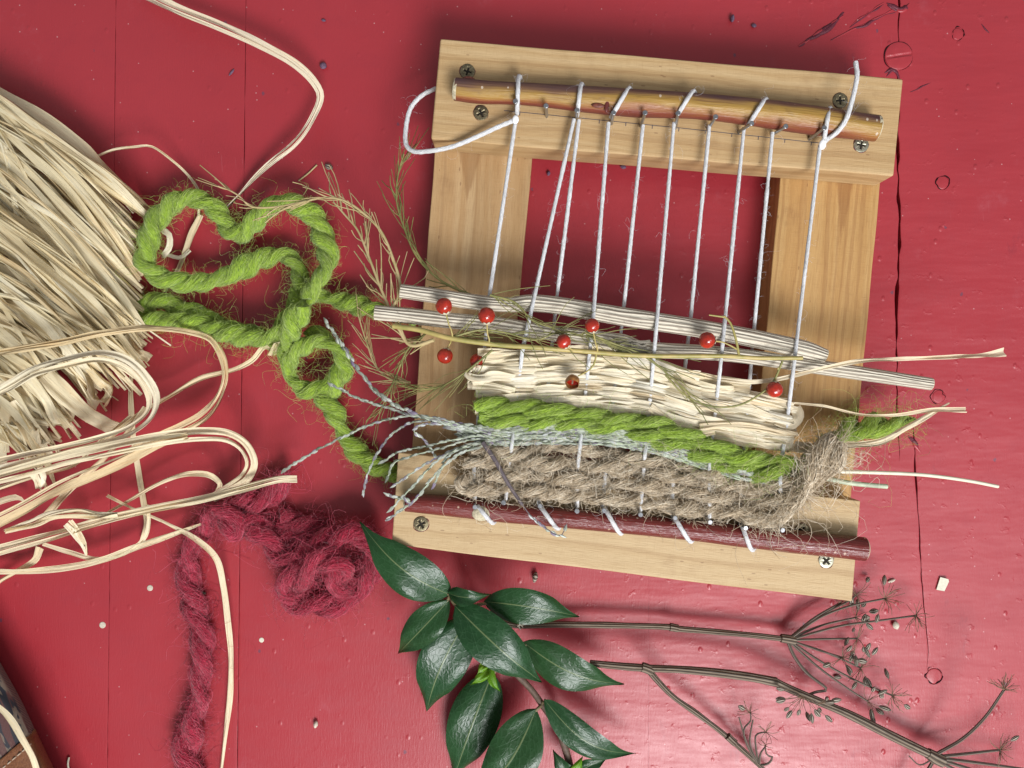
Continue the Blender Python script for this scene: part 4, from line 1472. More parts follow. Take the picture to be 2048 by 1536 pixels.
def spike(label, pts, mat_stem=None, dens=9.5, size=15.0, group='grass flower spikes', bias=None, w=4.3, first=0.0, last=1.0):
    t = thing('grass_spike', label, 'grass', group)
    C = smooth_path(PP(pts), .0008)
    g = Geo()
    tube(g, C, np.linspace(.00022, .0004, len(C)), m=5)
    link('stem', g.mesh('stem'), mat_stem or M['grass_stem'], t)
    s = arclen(C)
    T, S, N = frames_up(C)
    g = Geo()
    k = 0
    pos = s[-1] * first
    while pos < s[-1] * last:
        i = min(np.searchsorted(s, pos), len(C) - 1)
        for sg in ((1, -1) if k % 3 == 0 else ((1,) if k % 2 else (-1,))):
            z = C[i, 2] * 1000
            L = PX(size * 1.12 * random.uniform(.8, 1.25), z)
            W = PX(w * 1.35 * random.uniform(.75, 1.15), z)
            ang = sg * random.uniform(.06, .30)
            d = -norm(T[i] * math.cos(ang) + S[i] * math.sin(ang) + N[i] * random.uniform(-.12, .2))
            sd = norm(np.cross(d, N[i]))
            up = np.cross(sd, d)
            b = C[i] + S[i] * sg * W * .35
            V, G = [], []
            for a in range(el_n):
                f = a / (el_n - 1)
                pr = [.25, .85, 1.0, .62, .03][a]
                for q in range(el_m + 1):
                    th = 2 * math.pi * q / el_m
                    V.append(b + d * L * f + (sd * math.cos(th) * W * .5 + up * math.sin(th) * W * .33) * pr)
                    G.append((f, q / el_m, 0))
            G = np.array(G)
            rv = random.random() if bias is None else min(1, max(0, random.gauss(bias, .20)))
            G[:, 2] = rv
            g.add(V, grid_quads(el_n, el_m + 1), None, G)
        pos += PX(dens, 40) * random.uniform(.8, 1.2)
        k += 1
    link('spikelets', g.mesh('spikelets'), M['spikelet'], t, 'stuff')
    return t


BUND = [(1000, 868), (1080, 864), (1150, 863), (1220, 868), (1300, 884), (1370, 906), (1420, 926), (1480, 946), (1530, 956)]


def bundle(off, upto, z=47.2):
    return [(x, y + 5 + off * np.interp(x, [950, 1150, 1450], [.8, 1, .55]), z + random.uniform(-.7, .9)) for x, y in BUND[:upto]]


SP = [('stout pale grass spike pointing to the green wool tangle', [(655, 648, 30), (690, 700, 33), (720, 745, 36), (760, 790, 38), (815, 822, 42), (880, 845, 46), (945, 857, 46)], -16, 9, 16, .55, 5.6),
      ('pale grass spike whose tip crosses the green wool below another', [(668, 772, 30), (720, 798, 33), (775, 815, 36), (820, 830, 40), (890, 846, 45), (950, 858, 45)], -12, 7, 14, .55, 4.4),
      ('longest grass spike, reaching over green wool to the crimson wool', [(572, 938, 26), (640, 897, 30), (700, 867, 33), (760, 843, 37), (820, 832, 42), (880, 838, 46), (950, 858, 46)], -6, 8, 14, .5, 4.2),
      ('purplish grass spike hanging down over the red table', [(728, 980, 24), (735, 950, 25), (752, 912, 28), (785, 868, 33), (825, 845, 40), (880, 843, 46), (950, 860, 46)], -9, 6, 13, .86, 4.0),
      ('dark grass spike ending just above the corner of lower crossbar', [(768, 922, 38), (800, 903, 41), (850, 893, 44), (905, 880, 47), (960, 872, 47)], 2, 8, 13, .3, 4.0),
      ('thin grass spike bending over the corner of lower crossbar', [(776, 952, 40), (790, 925, 42), (830, 910, 45), (880, 897, 47), (940, 880, 47)], 5, 7, 13, .3, 4.0),
      ('purple-tipped grass spike lying over the lower crossbar', [(792, 968, 44), (830, 942, 45), (870, 918, 47), (930, 892, 47), (970, 882, 47)], 8, 8, 13, .8, 4.0),
      ('pale green grass spike crossing the end of red stick', [(786, 1014, 47), (830, 968, 47), (880, 917, 48), (940, 890, 48), (980, 882, 47)], 11, 9, 14, .5, 4.2),
      ('lowest pale grass spike, its tip below the red stick end', [(783, 1034, 47), (830, 1000, 47.5), (870, 950, 48), (920, 908, 48), (980, 888, 47)], 15, 6, 14, .55, 4.4),
      ('short grass spike with one hanging tip left of the jute', [(870, 966, 44), (880, 942, 46), (898, 912, 47), (950, 890, 47)], 13, 5, 14, .6, 4.0),
      ('small purple grass spike slanting across the post by the jute', [(868, 908, 44), (850, 880, 44.5), (828, 862, 45), (845, 850, 46), (920, 852, 46)], -2, 4, 12, .86, 4.0)]
for lab, pts, off, upto, size, bias, w_ in SP:
    spike(lab, pts + bundle(off, upto), size=size, bias=bias, w=w_)
for q in range(12):
    off = -20 + q * 3.6
    spike('grass spike packed in the flat bunch between green wool and jute', [(905 + random.uniform(-10, 30), 860 + off * .7, 45)] + bundle(off, random.choice([7, 8, 9])), size=14, w=4.4, group='grass spikes packed in the bunch')
dk = spike('single dark grass stalk hanging down over the jute and red stick', [(1128, 1062, 50), (1122, 1071, 50), (1100, 1062, 50), (1065, 1035, 50.5), (1045, 1010, 51), (1015, 965, 51), (990, 920, 51), (966, 885, 49)], M['grass_stem_dark'], dens=10, size=13, bias=.88, w=4.4, last=.36)
twig(dk, [(1045, 1010, 51), (1015, 965, 51), (990, 920, 51), (966, 885, 49)], .00075, .0011, M['grass_stem_dark'], 'stalk')
spike('broken grass stub at the end of red stick', [(782, 992, 46), (795, 996, 46.5), (812, 1000, 47.5), (822, 1006, 47.8)], size=13, w=5.2, bias=.6, dens=6)
st_ = thing('grass_straw', 'thin pale straw sticking out past the frayed jute tail', 'straw')
twig(st_, [(1560, 945, 43), (1640, 943, 44), (1750, 945, 42), (1850, 950, 38), (1940, 962, 34), (1996, 973, 32)], .0009, .0008, M['straw'], 'stalk')
st_ = thing('grass_straw', 'short cut green straw below the thin pale one', 'straw')
twig(st_, [(1560, 948, 41), (1640, 955, 41), (1700, 966, 41), (1774, 973, 40)], .0011, .0011, M['grass_stem'], 'stalk')

# ------------------------------------------------------------------ raffia hank and loose raffia
hank = thing('raffia_hank', 'big hank of cream raffia strands spreading in from the left edge', 'raffia')
ES = [(300, 432), (288, 500), (283, 585), (285, 650), (300, 712), (265, 745), (205, 770), (150, 830), (115, 880), (60, 925)]
SS = [(-90, 128), (-90, 190), (-90, 250), (-90, 320), (-90, 390), (-90, 470), (-90, 550), (-80, 640), (-70, 720), (-60, 790)]
kk = np.linspace(0, 1, len(ES))
NS = 285
for q in range(NS):
    s_ = (q + random.random()) / NS
    layer = random.random()
    ex = np.interp(s_, kk, [e[0] for e in ES]) - (random.expovariate(1 / 38.0) if q % 3 else random.uniform(-8, 12))
    ey = np.interp(s_, kk, [e[1] for e in ES]) + random.gauss(0, 20)
    if s_ > .5:
        ex += random.gauss(0, 22)
        ey += random.gauss(0, 26)
    sx = np.interp(s_, kk, [e[0] for e in SS])
    sy = np.interp(s_, kk, [e[1] for e in SS]) + random.gauss(0, 48)
    if s_ < .06:
        sy, ey, layer = 128 + s_ * 600 + random.uniform(-6, 8), 425 + random.uniform(-4, 12), .6 + .4 * random.random()
    zb = 2 + 30 * layer * math.sin(math.pi * min(1, .25 + s_ * .8)) ** .7
    bow = random.uniform(-6, 16) + 10
    dx, dy = ex - sx, ey - sy
    ln = math.hypot(dx, dy)
    nx, ny = dy / ln, -dx / ln
    pts = []
    for f in (0, .2, .4, .6, .8, 1):
        b_ = bow * math.sin(math.pi * f) + random.uniform(-4, 4)
        zz = zb * (.75 + .35 * math.sin(math.pi * (f * .8 + .1))) + random.uniform(-1, 1)
        if f == 1:
            zz *= random.uniform(.3, .9)
        pts.append((sx + dx * f + nx * b_, sy + dy * f + ny * b_, max(.8, zz)))
    wd = random.choice([3, 5, 7, 9, 12, 15, 19, 24])
    g = Geo()
    rl = random.uniform(-.6, .6)
    ends = [1, 1, 1, 1, .9, random.uniform(.15, .8)]
    ribbon(g, [[*P(*p), PX(wd * e_ * random.uniform(.75, 1.15), p[2]), rl + random.uniform(-.45, .45)] for p, e_ in zip(pts, ends)], curl=.06, rollamp=.35, step=.003, m=7, wr=.0005, fold=random.choice([0, 0, .18]))
    link('strand', g.mesh('strand'), M['raffia'], hank)
# crumpled tips hanging off the lower edge of the hank
for pts, wd in (([(130, 690, 22), (150, 735, 20), (170, 760, 18), (185, 800, 12), (200, 808, 8)], 22), ([(175, 735, 18), (205, 765, 16), (218, 775, 12), (215, 800, 8), (210, 808, 6)], 18),
                ([(60, 760, 22), (95, 800, 18), (112, 838, 12), (120, 845, 9), (138, 835, 8), (132, 812, 9)], 24), ([(90, 750, 24), (140, 800, 20), (190, 838, 16), (236, 856, 12)], 34),
                ([(30, 800, 14), (55, 835, 10), (85, 845, 8), (110, 846, 7)], 12), ([(70, 860, 14), (80, 885, 9), (95, 880, 6)], 16), ([(250, 670, 16), (275, 700, 14), (300, 718, 12)], 20)):
    g = Geo()
    ribbon(g, [[*P(*p), PX(wd * random.uniform(.8, 1.1), p[2]), random.uniform(-.4, .4)] for p in pts], curl=.2, rollamp=.5, step=.002, wr=.0008)
    link('strand', g.mesh('strand'), M['raffia'], hank)


def loose(label, pts, widths, rolls=None, **kw):
    w = np.interp(np.linspace(0, 1, len(pts)), np.linspace(0, 1, len(widths)), widths)
    rl = np.zeros(len(pts)) if rolls is None else np.interp(np.linspace(0, 1, len(pts)), np.linspace(0, 1, len(rolls)), rolls)
    g = Geo()
    args = dict(curl=.05, rollamp=.22, step=.0022, m=7, wr=.0005, pleat=.045)
    args.update(kw)
    args['curl'] = args['curl'] * .45
    rv0 = random.random()
    A = np.array(pts, float)
    tn = norm(np.gradient(A[:, :2], axis=0))
    nn = np.stack([-tn[:, 1], tn[:, 0]], 1)
    k_ = 1 if max(widths) < 17 else 2
    cuts = np.sort(rng.uniform(.25, .75, k_ - 1)) if k_ > 1 else np.array([])
    cuts = np.concatenate([[0], cuts, [1]])
    for i_ in range(k_):
        c0, w0 = (cuts[i_] + cuts[i_ + 1]) / 2 - .5, cuts[i_ + 1] - cuts[i_]
        wob = np.convolve(rng.normal(0, 1, len(A) + 2), [.3, .4, .3], 'valid') * (.9 if k_ > 1 else 0) * (1 + .02 * max(widths))
        off = c0 * w + wob
        rows_ = []
        for j_ in range(len(A)):
            q = A[j_, :2] + nn[j_] * off[j_]
            z = A[j_, 2] + (i_ - (k_ - 1) / 2) * .5 + (rng.normal(0, .5) if k_ > 1 else 0)
            rows_.append([*P(q[0], q[1], max(.6, z)), PX(max(2.5, w[j_] * w0 * (.92 if w[j_] > 12 else 1.05)), z), rl[j_] + (rng.normal(0, .22) if k_ > 1 else 0)])
        ribbon(g, rows_, rnd=min(1, max(0, rv0 + rng.normal(0, .15))), **args)
    o = link('raffia_strand', g.mesh('raffia_strand'), M['raffia'])
    tag(o, label, 'raffia', 'loose raffia strands')
    return o


loose('raffia strand curving from the top edge round to the green wool', [(250, -40, 8), (300, -8, 10), (345, 14, 12), (430, 48, 14), (520, 88, 16), (590, 128, 16), (628, 165, 14), (641, 192, 12), (625, 240, 11), (590, 288, 10), (548, 322, 9), (515, 352, 7), (480, 390, 5), (445, 425, 3)], [34, 26, 20, 20, 18, 16, 14, 12, 13, 12, 6, 5], curl=.22, fold=.15)
loose('hair-thin raffia strand arching over the red table above green wool', [(183, 318, 16), (230, 299, 17), (270, 294, 16), (304, 294, 14), (350, 325, 9), (380, 355, 6), (398, 385, 4), (396, 440, 3)], [4.5, 4.5, 4])
loose('raffia strand seen through the green wool loop', [(402, 430, 3), (385, 465, 4), (372, 500, 5), (352, 545, 3), (330, 585, 2)], [11, 12, 8, 7])
loose('small raffia curl inside the green wool loop', [(325, 460, 14), (338, 470, 15), (338, 495, 14), (325, 512, 12), (330, 508, 8), (360, 515, 6), (380, 500, 5)], [14, 12, 8, 7])
loose('raffia strand sweeping from the hank below green wool and curling down', [(-40, 712, 38), (60, 694, 39), (130, 682, 40), (200, 667, 40), (280, 656, 36), (330, 657, 26), (378, 664, 21), (420, 678, 18), (442, 712, 16), (451, 752, 15), (438, 795, 14), (408, 832, 14), (365, 856, 16), (325, 870, 18), (260, 900, 18)], [14, 13, 14, 13, 11, 11, 12, 12, 13, 26, 20, 12], curl=.22)
loose('broad raffia strand looping back in a hairpin beside the hank', [(-40, 800, 42), (20, 770, 42), (70, 742, 42), (140, 722, 42), (200, 712, 40), (250, 724, 36), (288, 757, 32), (307, 795, 30), (300, 828, 31), (262, 860, 33), (200, 882, 34), (110, 905, 34), (-40, 938, 32)], [26, 24, 26, 30, 28, 28, 30, 26, 24, 28, 28], [0, .1, .2, .5, .4, -.2, -.5, -.1, 0], curl=.2)
loose('broad raffia strand with a rounded bend above the crimson wool', [(-40, 966, 34), (60, 936, 35), (140, 914, 36), (220, 897, 36), (330, 876, 34), (400, 868, 30), (455, 872, 26), (488, 893, 23), (503, 925, 20), (492, 955, 16), (462, 976, 12), (425, 995, 8)], [28, 28, 30, 30, 30, 26, 24, 24, 26, 24, 20], [.2, .1, 0, .2, .1, .5, .8, .3, 0], curl=.2)
loose('raffia strand splitting off the broad one and running to the left edge', [(375, 872, 32), (330, 882, 33), (250, 920, 32), (190, 945, 31), (120, 975, 30), (50, 1015, 28), (-40, 1060, 26)], [14, 24, 28, 28, 28, 30], curl=.24)
loose('straight raffia strand ending over the crimson wool', [(594, 956, 21), (560, 958, 22), (500, 973, 22), (400, 999, 20), (300, 1018, 18), (200, 1042, 17), (100, 1072, 16), (-40, 1110, 15)], [12, 15, 17, 18, 18, 22, 24], curl=.25)
loose('lowest raffia strand curving beside the crimson wool', [(-40, 1143, 8), (60, 1142, 9), (140, 1134, 10), (210, 1118, 11), (270, 1095, 12), (320, 1078, 12), (402, 1048, 13)], [15, 14, 11, 11, 12, 4])
loose('thin raffia spur joining the lowest strand in a bend', [(296, 1010, 14), (298, 1040, 13), (292, 1070, 12), (278, 1088, 12), (240, 1110, 11), (190, 1118, 10), (140, 1105, 10), (85, 1088, 9)], [6, 8, 8, 10])
loose('long raffia strand bending down past the crimson cord', [(214, 990, 14), (268, 1018, 13), (335, 1048, 12), (395, 1078, 13), (432, 1115, 12), (446, 1170, 9), (455, 1240, 7), (461, 1310, 5), (460, 1400, 4), (450, 1470, 3), (438, 1580, 3)], [7, 6, 8, 12, 13, 13, 13, 11, 9, 8])
loose('thin raffia strand with a kinked tip under green wool', [(540, 712, 17), (556, 683, 19), (550, 707, 17), (530, 693, 16), (505, 720, 15), (470, 738, 14), (400, 757, 15), (340, 792, 17), (290, 822, 20), (230, 866, 24), (180, 905, 24)], [9, 8, 9, 10, 9], curl=.2)
loose('upright raffia strand lying flat on the table past the loops', [(290, 640, 3), (272, 700, 2), (262, 760, 1.5), (264, 850, 1.5), (276, 940, 1.5), (288, 1010, 2), (294, 1045, 3), (284, 1085, 3)], [8, 8, 8.5, 9, 9])
loose('thin raffia strand rising to a small hook by the broad bend', [(210, 1028, 12), (260, 1000, 12), (330, 960, 14), (375, 948, 16), (420, 950, 16), (440, 968, 12), (432, 985, 8)], [6, 7, 8, 12, 9, 6])
loose('short raffia strip pointing to the plank seam by the left', [(-30, 1015, 8), (15, 998, 9), (35, 995, 9), (48, 1004, 7)], [12, 14, 4])
loose('crumpled raffia scrap folded over the lower strands', [(10, 1062, 22), (60, 1048, 22), (110, 1030, 24), (160, 1026, 23), (200, 1030, 24), (235, 1028, 22)], [10, 20, 24, 22, 18, 8], curl=.3, rollamp=.7, wr=.0012)
loose('pale crumpled raffia end drooping below the lower strands', [(135, 1045, 18), (150, 1062, 16), (165, 1085, 13), (172, 1110, 10)], [22, 22, 16, 6], curl=.3, wr=.001)
loose('raffia strand leaving the left edge under the lowest one', [(-40, 1190, 5), (0, 1162, 5), (28, 1145, 6), (70, 1120, 8), (80, 1095, 10)], [8, 8, 10, 16])
loose('flat raffia flap hanging below the broad strands', [(70, 940, 30), (78, 955, 29), (84, 975, 26)], [30, 28, 26], wr=.0007)
loose('raffia strand crossing under the broad ones to the left edge', [(-40, 990, 20), (40, 962, 20), (100, 945, 22), (148, 930, 24), (200, 885, 24), (262, 832, 22)], [8, 7, 6, 7, 8])
loose('raffia strand slanting up beneath the broad split', [(90, 1035, 14), (120, 1000, 16), (160, 960, 18), (200, 925, 20), (250, 870, 22), (290, 815, 24)], [16, 14, 10, 8, 9])
loose('raffia sliver resting on the patterned cloth and leather', [(-40, 1392, 30), (0, 1416, 30), (22, 1440, 30.5), (45, 1478, 31), (66, 1515, 30.5), (82, 1570, 29)], [9, 10, 11, 11], curl=.8, rollamp=.05)

# ------------------------------------------------------------------ glossy leafy twig
hon = thing('leafy_twig', 'cut evergreen twig with glossy dark green leaves on red table', 'twig')
twig(hon, [(898, 1188, 26), (918, 1215, 24), (945, 1248, 20), (985, 1290, 17), (1030, 1345, 15), (1062, 1378, 14), (1085, 1410, 14), (1112, 1450, 13), (1130, 1495, 12), (1150, 1575, 10)], .0012, .0019, M['twig'], 'stem')


def leaf(base, tip, width, z0, z1, arch=6, bend=0.0, fold=.16, mat='leaf', widest=.42, droop=.25, asym=0.0, name='leaf', tilt=0.0, stalk=None):
    n, m = 26, 15
    b, e = P(*base, z0), P(*tip, z1)
    ax = e - b
    L = np.linalg.norm(ax)
    ax = ax / L
    sd = norm(np.cross(np.array([0, 0, 1.0]), ax))
    up = np.cross(ax, sd)
    W = PX(width * .82, (z0 + z1) / 2) / 2
    rv = random.random()
    V, G = [], []
    ph = random.random() * 6
    p_ = 1 / (1 - math.log(.5) / math.log(max(widest, .05)) * 0 + 0) if False else None
    for i in range(n):
        t = i / (n - 1)
        # outline: rounded base, drawn-out tip
        a = t ** .72
        pr = math.sin(math.pi * a) ** (.78 + .25 * rv)
        if t > .70:
            pr *= 1 - .42 * math.sin((t - .70) / .30 * math.pi / 2)
        if t > .93:
            pr = max(pr, .10 * (1 - (t - .93) / .07) ** .5)
        pr = max(pr, .012)
        c = b + ax * L * t + sd * bend * L * math.sin(math.pi * t) + up * .001 * arch * math.sin(math.pi * t) - up * droop * .01 * t ** 3
        for j in range(m):
            u = -1 + 2 * j / (m - 1)
            wu = u * pr * W * (1 + asym * u)
            h = fold * abs(u) ** 1.3 * pr * W - .22 * abs(u) ** 3 * pr * W + .0009 * math.sin((7 + 4 * rv) * t + 3 * u + ph) * abs(u) + (tilt + (rv - .5) * .35) * wu
            V.append(c + sd * wu + up * h)
            G.append((u, t, rv))
    me = new_mesh(name, V, grid_quads(n, m), None, G)
    lf = link(name, me, M[mat], hon)
    if stalk is not None:
        C = smooth_path(np.stack([P(*stalk), (P(*stalk) + b) / 2 + up * .0006, b + ax * .003]), .001)
        g = Geo()
        tube(g, C, .0008, m=7)
        link('leaf_stalk', g.mesh('leaf_stalk'), M['petiole'], lf)
    return lf


leaf((985, 1345), (905, 1568), 122, 6, 4, 5, -.02, .12, stalk=(1010, 1318, 16))
leaf((935, 1235), (852, 1428), 122, 14, 8, 6, -.05, .14, stalk=(930, 1225, 22))
leaf((1072, 1418), (945, 1595), 125, 17, 14, 7, .05, .2, stalk=(1085, 1408, 14))
leaf((1045, 1283), (1250, 1372), 98, 18, 16, 6, -.05, .18, stalk=(1005, 1308, 17))
leaf((1088, 1398), (1274, 1512), 72, 18, 13, 6, -.09, .3, stalk=(1085, 1408, 14))
leaf((968, 1203), (1160, 1236), 88, 26, 24, 6, .06, .2, stalk=(925, 1218, 24))
leaf((898, 1200), (793, 1312), 82, 28, 20, 6, -.02, .2, stalk=(898, 1188, 26))
leaf((901, 1190), (718, 1046), 108, 29, 34, 8, .04, .2, stalk=(898, 1188, 26))
leaf((910, 1212), (1084, 1368), 112, 32, 30, 8, .02, .2, stalk=(900, 1190, 26))
leaf((896, 1186), (978, 1192), 44, 31, 36, 5, .0, .35, stalk=(898, 1188, 26))
for bs, tp, w_, z0, z1 in (((975, 1330), (943, 1370), 26, 20, 26), ((978, 1328), (1000, 1385), 22, 20, 24), ((972, 1326), (955, 1352), 20, 24, 30), ((982, 1322), (1010, 1340), 18, 18, 24)):
    y_ = leaf(bs, tp, w_, z0, z1, 2, random.uniform(-.1, .1), .35, mat='leaf_young', name='young_leaf')
leaf((1148, 1545), (1108, 1506), 40, 12, 16, 2, .1, .3, mat='leaf', name='leaf')
leaf((1152, 1548), (1220, 1518), 36, 12, 16, 2, .1, .3, mat='leaf', name='leaf')
leaf((1148, 1550), (1165, 1522), 30, 13, 17, 2, .1, .3, mat='leaf_young', name='young_leaf')

# ------------------------------------------------------------------ dry umbel stalks
def ribbed(parent, pts, name, r0, r1, mat='umbel'):
    C = smooth_path(PP(pts), .0016)
    g = Geo()
    n = len(C)
    tube(g, C, np.linspace(r0, r1, n) * (1 + noise1(n, 8, .05)), m=14, bump=lambda n, mm: .05 * np.sin(np.arange(mm)[None, :] * 2 * np.pi / mm * 7) + rng.normal(0, .01, (n, mm)))
    link(name, g.mesh(name), M[mat], parent)


SEEDV = None


def seed_geo(g, c, d, L, W, rv):
    d = norm(d)
    sd = norm(np.cross(d, [.1, .2, 1.0]))
    up = np.cross(sd, d)
    V, G = [], []
    for a in range(7):
        f = a / 6
        pr = math.sin(math.pi * (f * .94 + .03)) ** .7
        for q in range(9):
            th = 2 * math.pi * q / 8
            V.append(c + d * L * (f - .5) + (sd * math.cos(th) * W * .5 + up * math.sin(th) * W * .36) * pr)
            G.append((f * 4, q / 8, rv))
    g.add(V, grid_quads(7, 9), None, G)


def umbellet(parent, x, y, z, dirang, n=13, ln=34, spread=2.2, seeds=3, zj=4, bare=True):
    """a burst of pedicels, some still holding ribbed seeds"""
    g = Geo()
    base = P(x, y, z)
    tips = []
    for q in range(int(n * 1.35)):
        an = dirang + random.uniform(-spread, spread)
        l_ = ln * random.uniform(.6, 1.15)
        e = (x + l_ * math.cos(an), y + l_ * math.sin(an), max(1.0, z + random.uniform(-zj, zj * 1.6)))
        an2 = an + random.uniform(-.3, .3)
        m_ = (x + l_ * .5 * math.cos(an2), y + l_ * .5 * math.sin(an2), max(1.0, z + random.uniform(0, zj)))
        C = smooth_path(np.stack([base, P(*m_), P(*e)]), .001)
        C = C[np.linspace(0, len(C) - 1, 7).astype(int)]
        fibers(g, C[None], np.array([.00016]), .25)
        tips.append((P(*e), norm(P(*e) - P(*m_))))
    link('pedicels', g.mesh('pedicels'), M['pedicel'], parent, 'stuff')
    for (tp, d) in random.sample(tips, min(seeds, len(tips))):
        g = Geo()
        seed_geo(g, tp + d * .0016, d, PX(20) * random.uniform(.85, 1.15), PX(9.5) * random.uniform(.85, 1.15), random.random())
        link('seed', g.mesh('seed'), M['seed'], parent)


um = thing('dry_umbel', 'dry umbel with straight stalk and fan of rays beneath the frame corner', 'dried flower', 'dry umbels')
ribbed(um, [(938, 1222, 9), (1000, 1243, 9), (1035, 1250, 9), (1110, 1249, 9), (1250, 1251, 8.5), (1345, 1255, 8), (1352, 1257, 8), (1400, 1261, 8), (1500, 1270, 8), (1578, 1279, 8)], 'stalk', .0016, .0013)
ribbed(um, [(1340, 1254, 8.2), (1347, 1255, 8.2), (1356, 1257, 8.2)], 'node', .0019, .0019)
ribbed(um, [(1562, 1276, 8), (1575, 1278, 8), (1590, 1281, 8)], 'node', .0020, .0022)
g = Geo()
for q in range(7):
    C = smooth_path(PP([(1037, 1248, 10), (1040 + random.uniform(-6, 6), 1240 + random.uniform(0, 16), 12), (1042 + random.uniform(-8, 8), 1238 + random.uniform(0, 22), 13)]), .0008)
    fibers(g, C[None], np.array([.0003]), .3)
link('pale_tuft', g.mesh('pale_tuft'), M['paper'], um)
UR = [([(1580, 1277, 8), (1640, 1235, 12), (1700, 1212, 13), (1770, 1197, 12)], 0.0, 15, 36, 2), ([(1582, 1279, 8), (1680, 1252, 13), (1760, 1241, 13), (1832, 1231, 11)], -.1, 16, 36, 0),
      ([(1580, 1275, 8), (1630, 1235, 8), (1680, 1206, 6)], -.3, 10, 28, 3), ([(1580, 1278, 8), (1640, 1252, 9), (1712, 1235, 8)], .1, 11, 30, 8),
      ([(1582, 1280, 8), (1650, 1278, 10), (1715, 1277, 9)], .2, 9, 36, 6), ([(1582, 1281, 8), (1630, 1298, 10), (1685, 1315, 10)], .5, 11, 30, 7),
      ([(1582, 1282, 8), (1650, 1304, 8), (1722, 1336, 7)], .3, 12, 34, 4), ([(1580, 1282, 8), (1640, 1322, 10), (1720, 1365, 11), (1785, 1391, 11)], -.1, 17, 36, 2),
      ([(1578, 1283, 8), (1640, 1337, 8), (1700, 1380, 7), (1735, 1402, 6)], .4, 9, 30, 8), ([(1578, 1278, 8), (1640, 1232, 7), (1700, 1200, 7), (1712, 1190, 7)], -.9, 11, 34, 2)]
for pts, an, n_, ln, sd_ in UR:
    twig(um, pts, .00062, .00045, M['umbel_ray'], 'ray', m=7)
    umbellet(um, *pts[-1], an, n_, ln, 2.3, sd_)
twig(um, [(1576, 1284, 8), (1588, 1312, 9), (1612, 1344, 10), (1652, 1376, 10), (1654, 1380, 10), (1632, 1384, 11), (1607, 1394, 13)], .0009, .0006, M['umbel_ray'], 'ray')
umbellet(um, 1606, 1393, 18, 2.2, 14, 36, 1.6, 11)
umbellet(um, 1636, 1408, 18, .6, 5, 30, 1.2, 4)

us = thing('dry_umbel', 'thicker branching dry umbel stalk running to the lower right corner', 'dried flower', 'dry umbels')
ribbed(us, [(1180, 1326, 17), (1215, 1330, 17), (1290, 1336, 17), (1360, 1339, 17), (1430, 1345, 16.5), (1500, 1354, 16), (1552, 1364, 15)], 'stalk', .0017, .0022)
ribbed(us, [(1548, 1363, 15), (1575, 1376, 14.5), (1640, 1404, 14), (1700, 1430, 13), (1780, 1470, 12), (1866, 1512, 11)], 'stalk', .0020, .0022)
ribbed(us, [(1284, 1334, 17), (1294, 1337, 17), (1304, 1342, 17)], 'node', .0023, .0024)
ribbed(us, [(1296, 1339, 17), (1312, 1358, 16), (1345, 1392, 14), (1395, 1428, 12), (1440, 1462, 10), (1485, 1500, 8), (1545, 1556, 6)], 'side_branch', .0014, .0012)
ribbed(us, [(1455, 1472, 10), (1464, 1481, 10), (1470, 1486, 10)], 'node', .0019, .0019)
ribbed(us, [(1855, 1506, 11), (1868, 1514, 11), (1885, 1522, 11)], 'node', .0026, .0030)
for pts, an, n_, ln, sd_ in (([(1870, 1510, 11), (1925, 1478, 16), (1970, 1435, 22), (2008, 1380, 28)], -1.25, 22, 34, 0), ([(1872, 1514, 11), (1930, 1508, 12), (2000, 1500, 12)], -.4, 14, 32, 1),
                             ([(1874, 1516, 11), (1950, 1525, 11), (2060, 1540, 11)], .1, 12, 30, 2), ([(1872, 1520, 11), (1920, 1545, 11), (1990, 1590, 10)], .5, 10, 30, 2),
                             ([(1868, 1520, 11), (1850, 1550, 11), (1820, 1600, 10)], 1.5, 10, 30, 2), ([(1874, 1518, 11), (1940, 1538, 10), (2030, 1570, 10)], .4, 10, 30, 2)):
    twig(us, pts, .0009, .0006, M['umbel_ray'], 'ray', m=7)
    umbellet(us, *pts[-1], an, n_, ln, 1.5 if n_ == 22 else 2.2, sd_)
twig(us, [(1866, 1518, 12), (1840, 1530, 14), (1818, 1512, 16)], .0004, .0003, M['umbel_ray'], 'ray')
for pts in ([(1516, 1532, 7), (1495, 1490, 10), (1478, 1435, 13)], [(1517, 1532, 7), (1492, 1485, 11), (1488, 1458, 12), (1502, 1440, 13), (1500, 1425, 13)], [(1518, 1530, 7), (1500, 1490, 9), (1502, 1460, 11), (1506, 1440, 12)],
            [(1516, 1528, 7), (1512, 1470, 11), (1520, 1466, 12), (1532, 1464, 12)], [(1518, 1530, 7), (1522, 1505, 10), (1532, 1492, 11)], [(1520, 1530, 7), (1535, 1528, 8), (1545, 1515, 9), (1534, 1510, 10), (1530, 1492, 11)]):
    twig(us, pts, .0006, .00035, M['umbel_ray'], 'ray', m=6)
umbellet(us, 1500, 1425, 13, -.9, 9, 24, 2.4, 1)
umbellet(us, 1532, 1464, 12, -.2, 9, 26, 2.6, 0)
umbellet(us, 1531, 1491, 11, -.6, 6, 18, 2.4, 0)

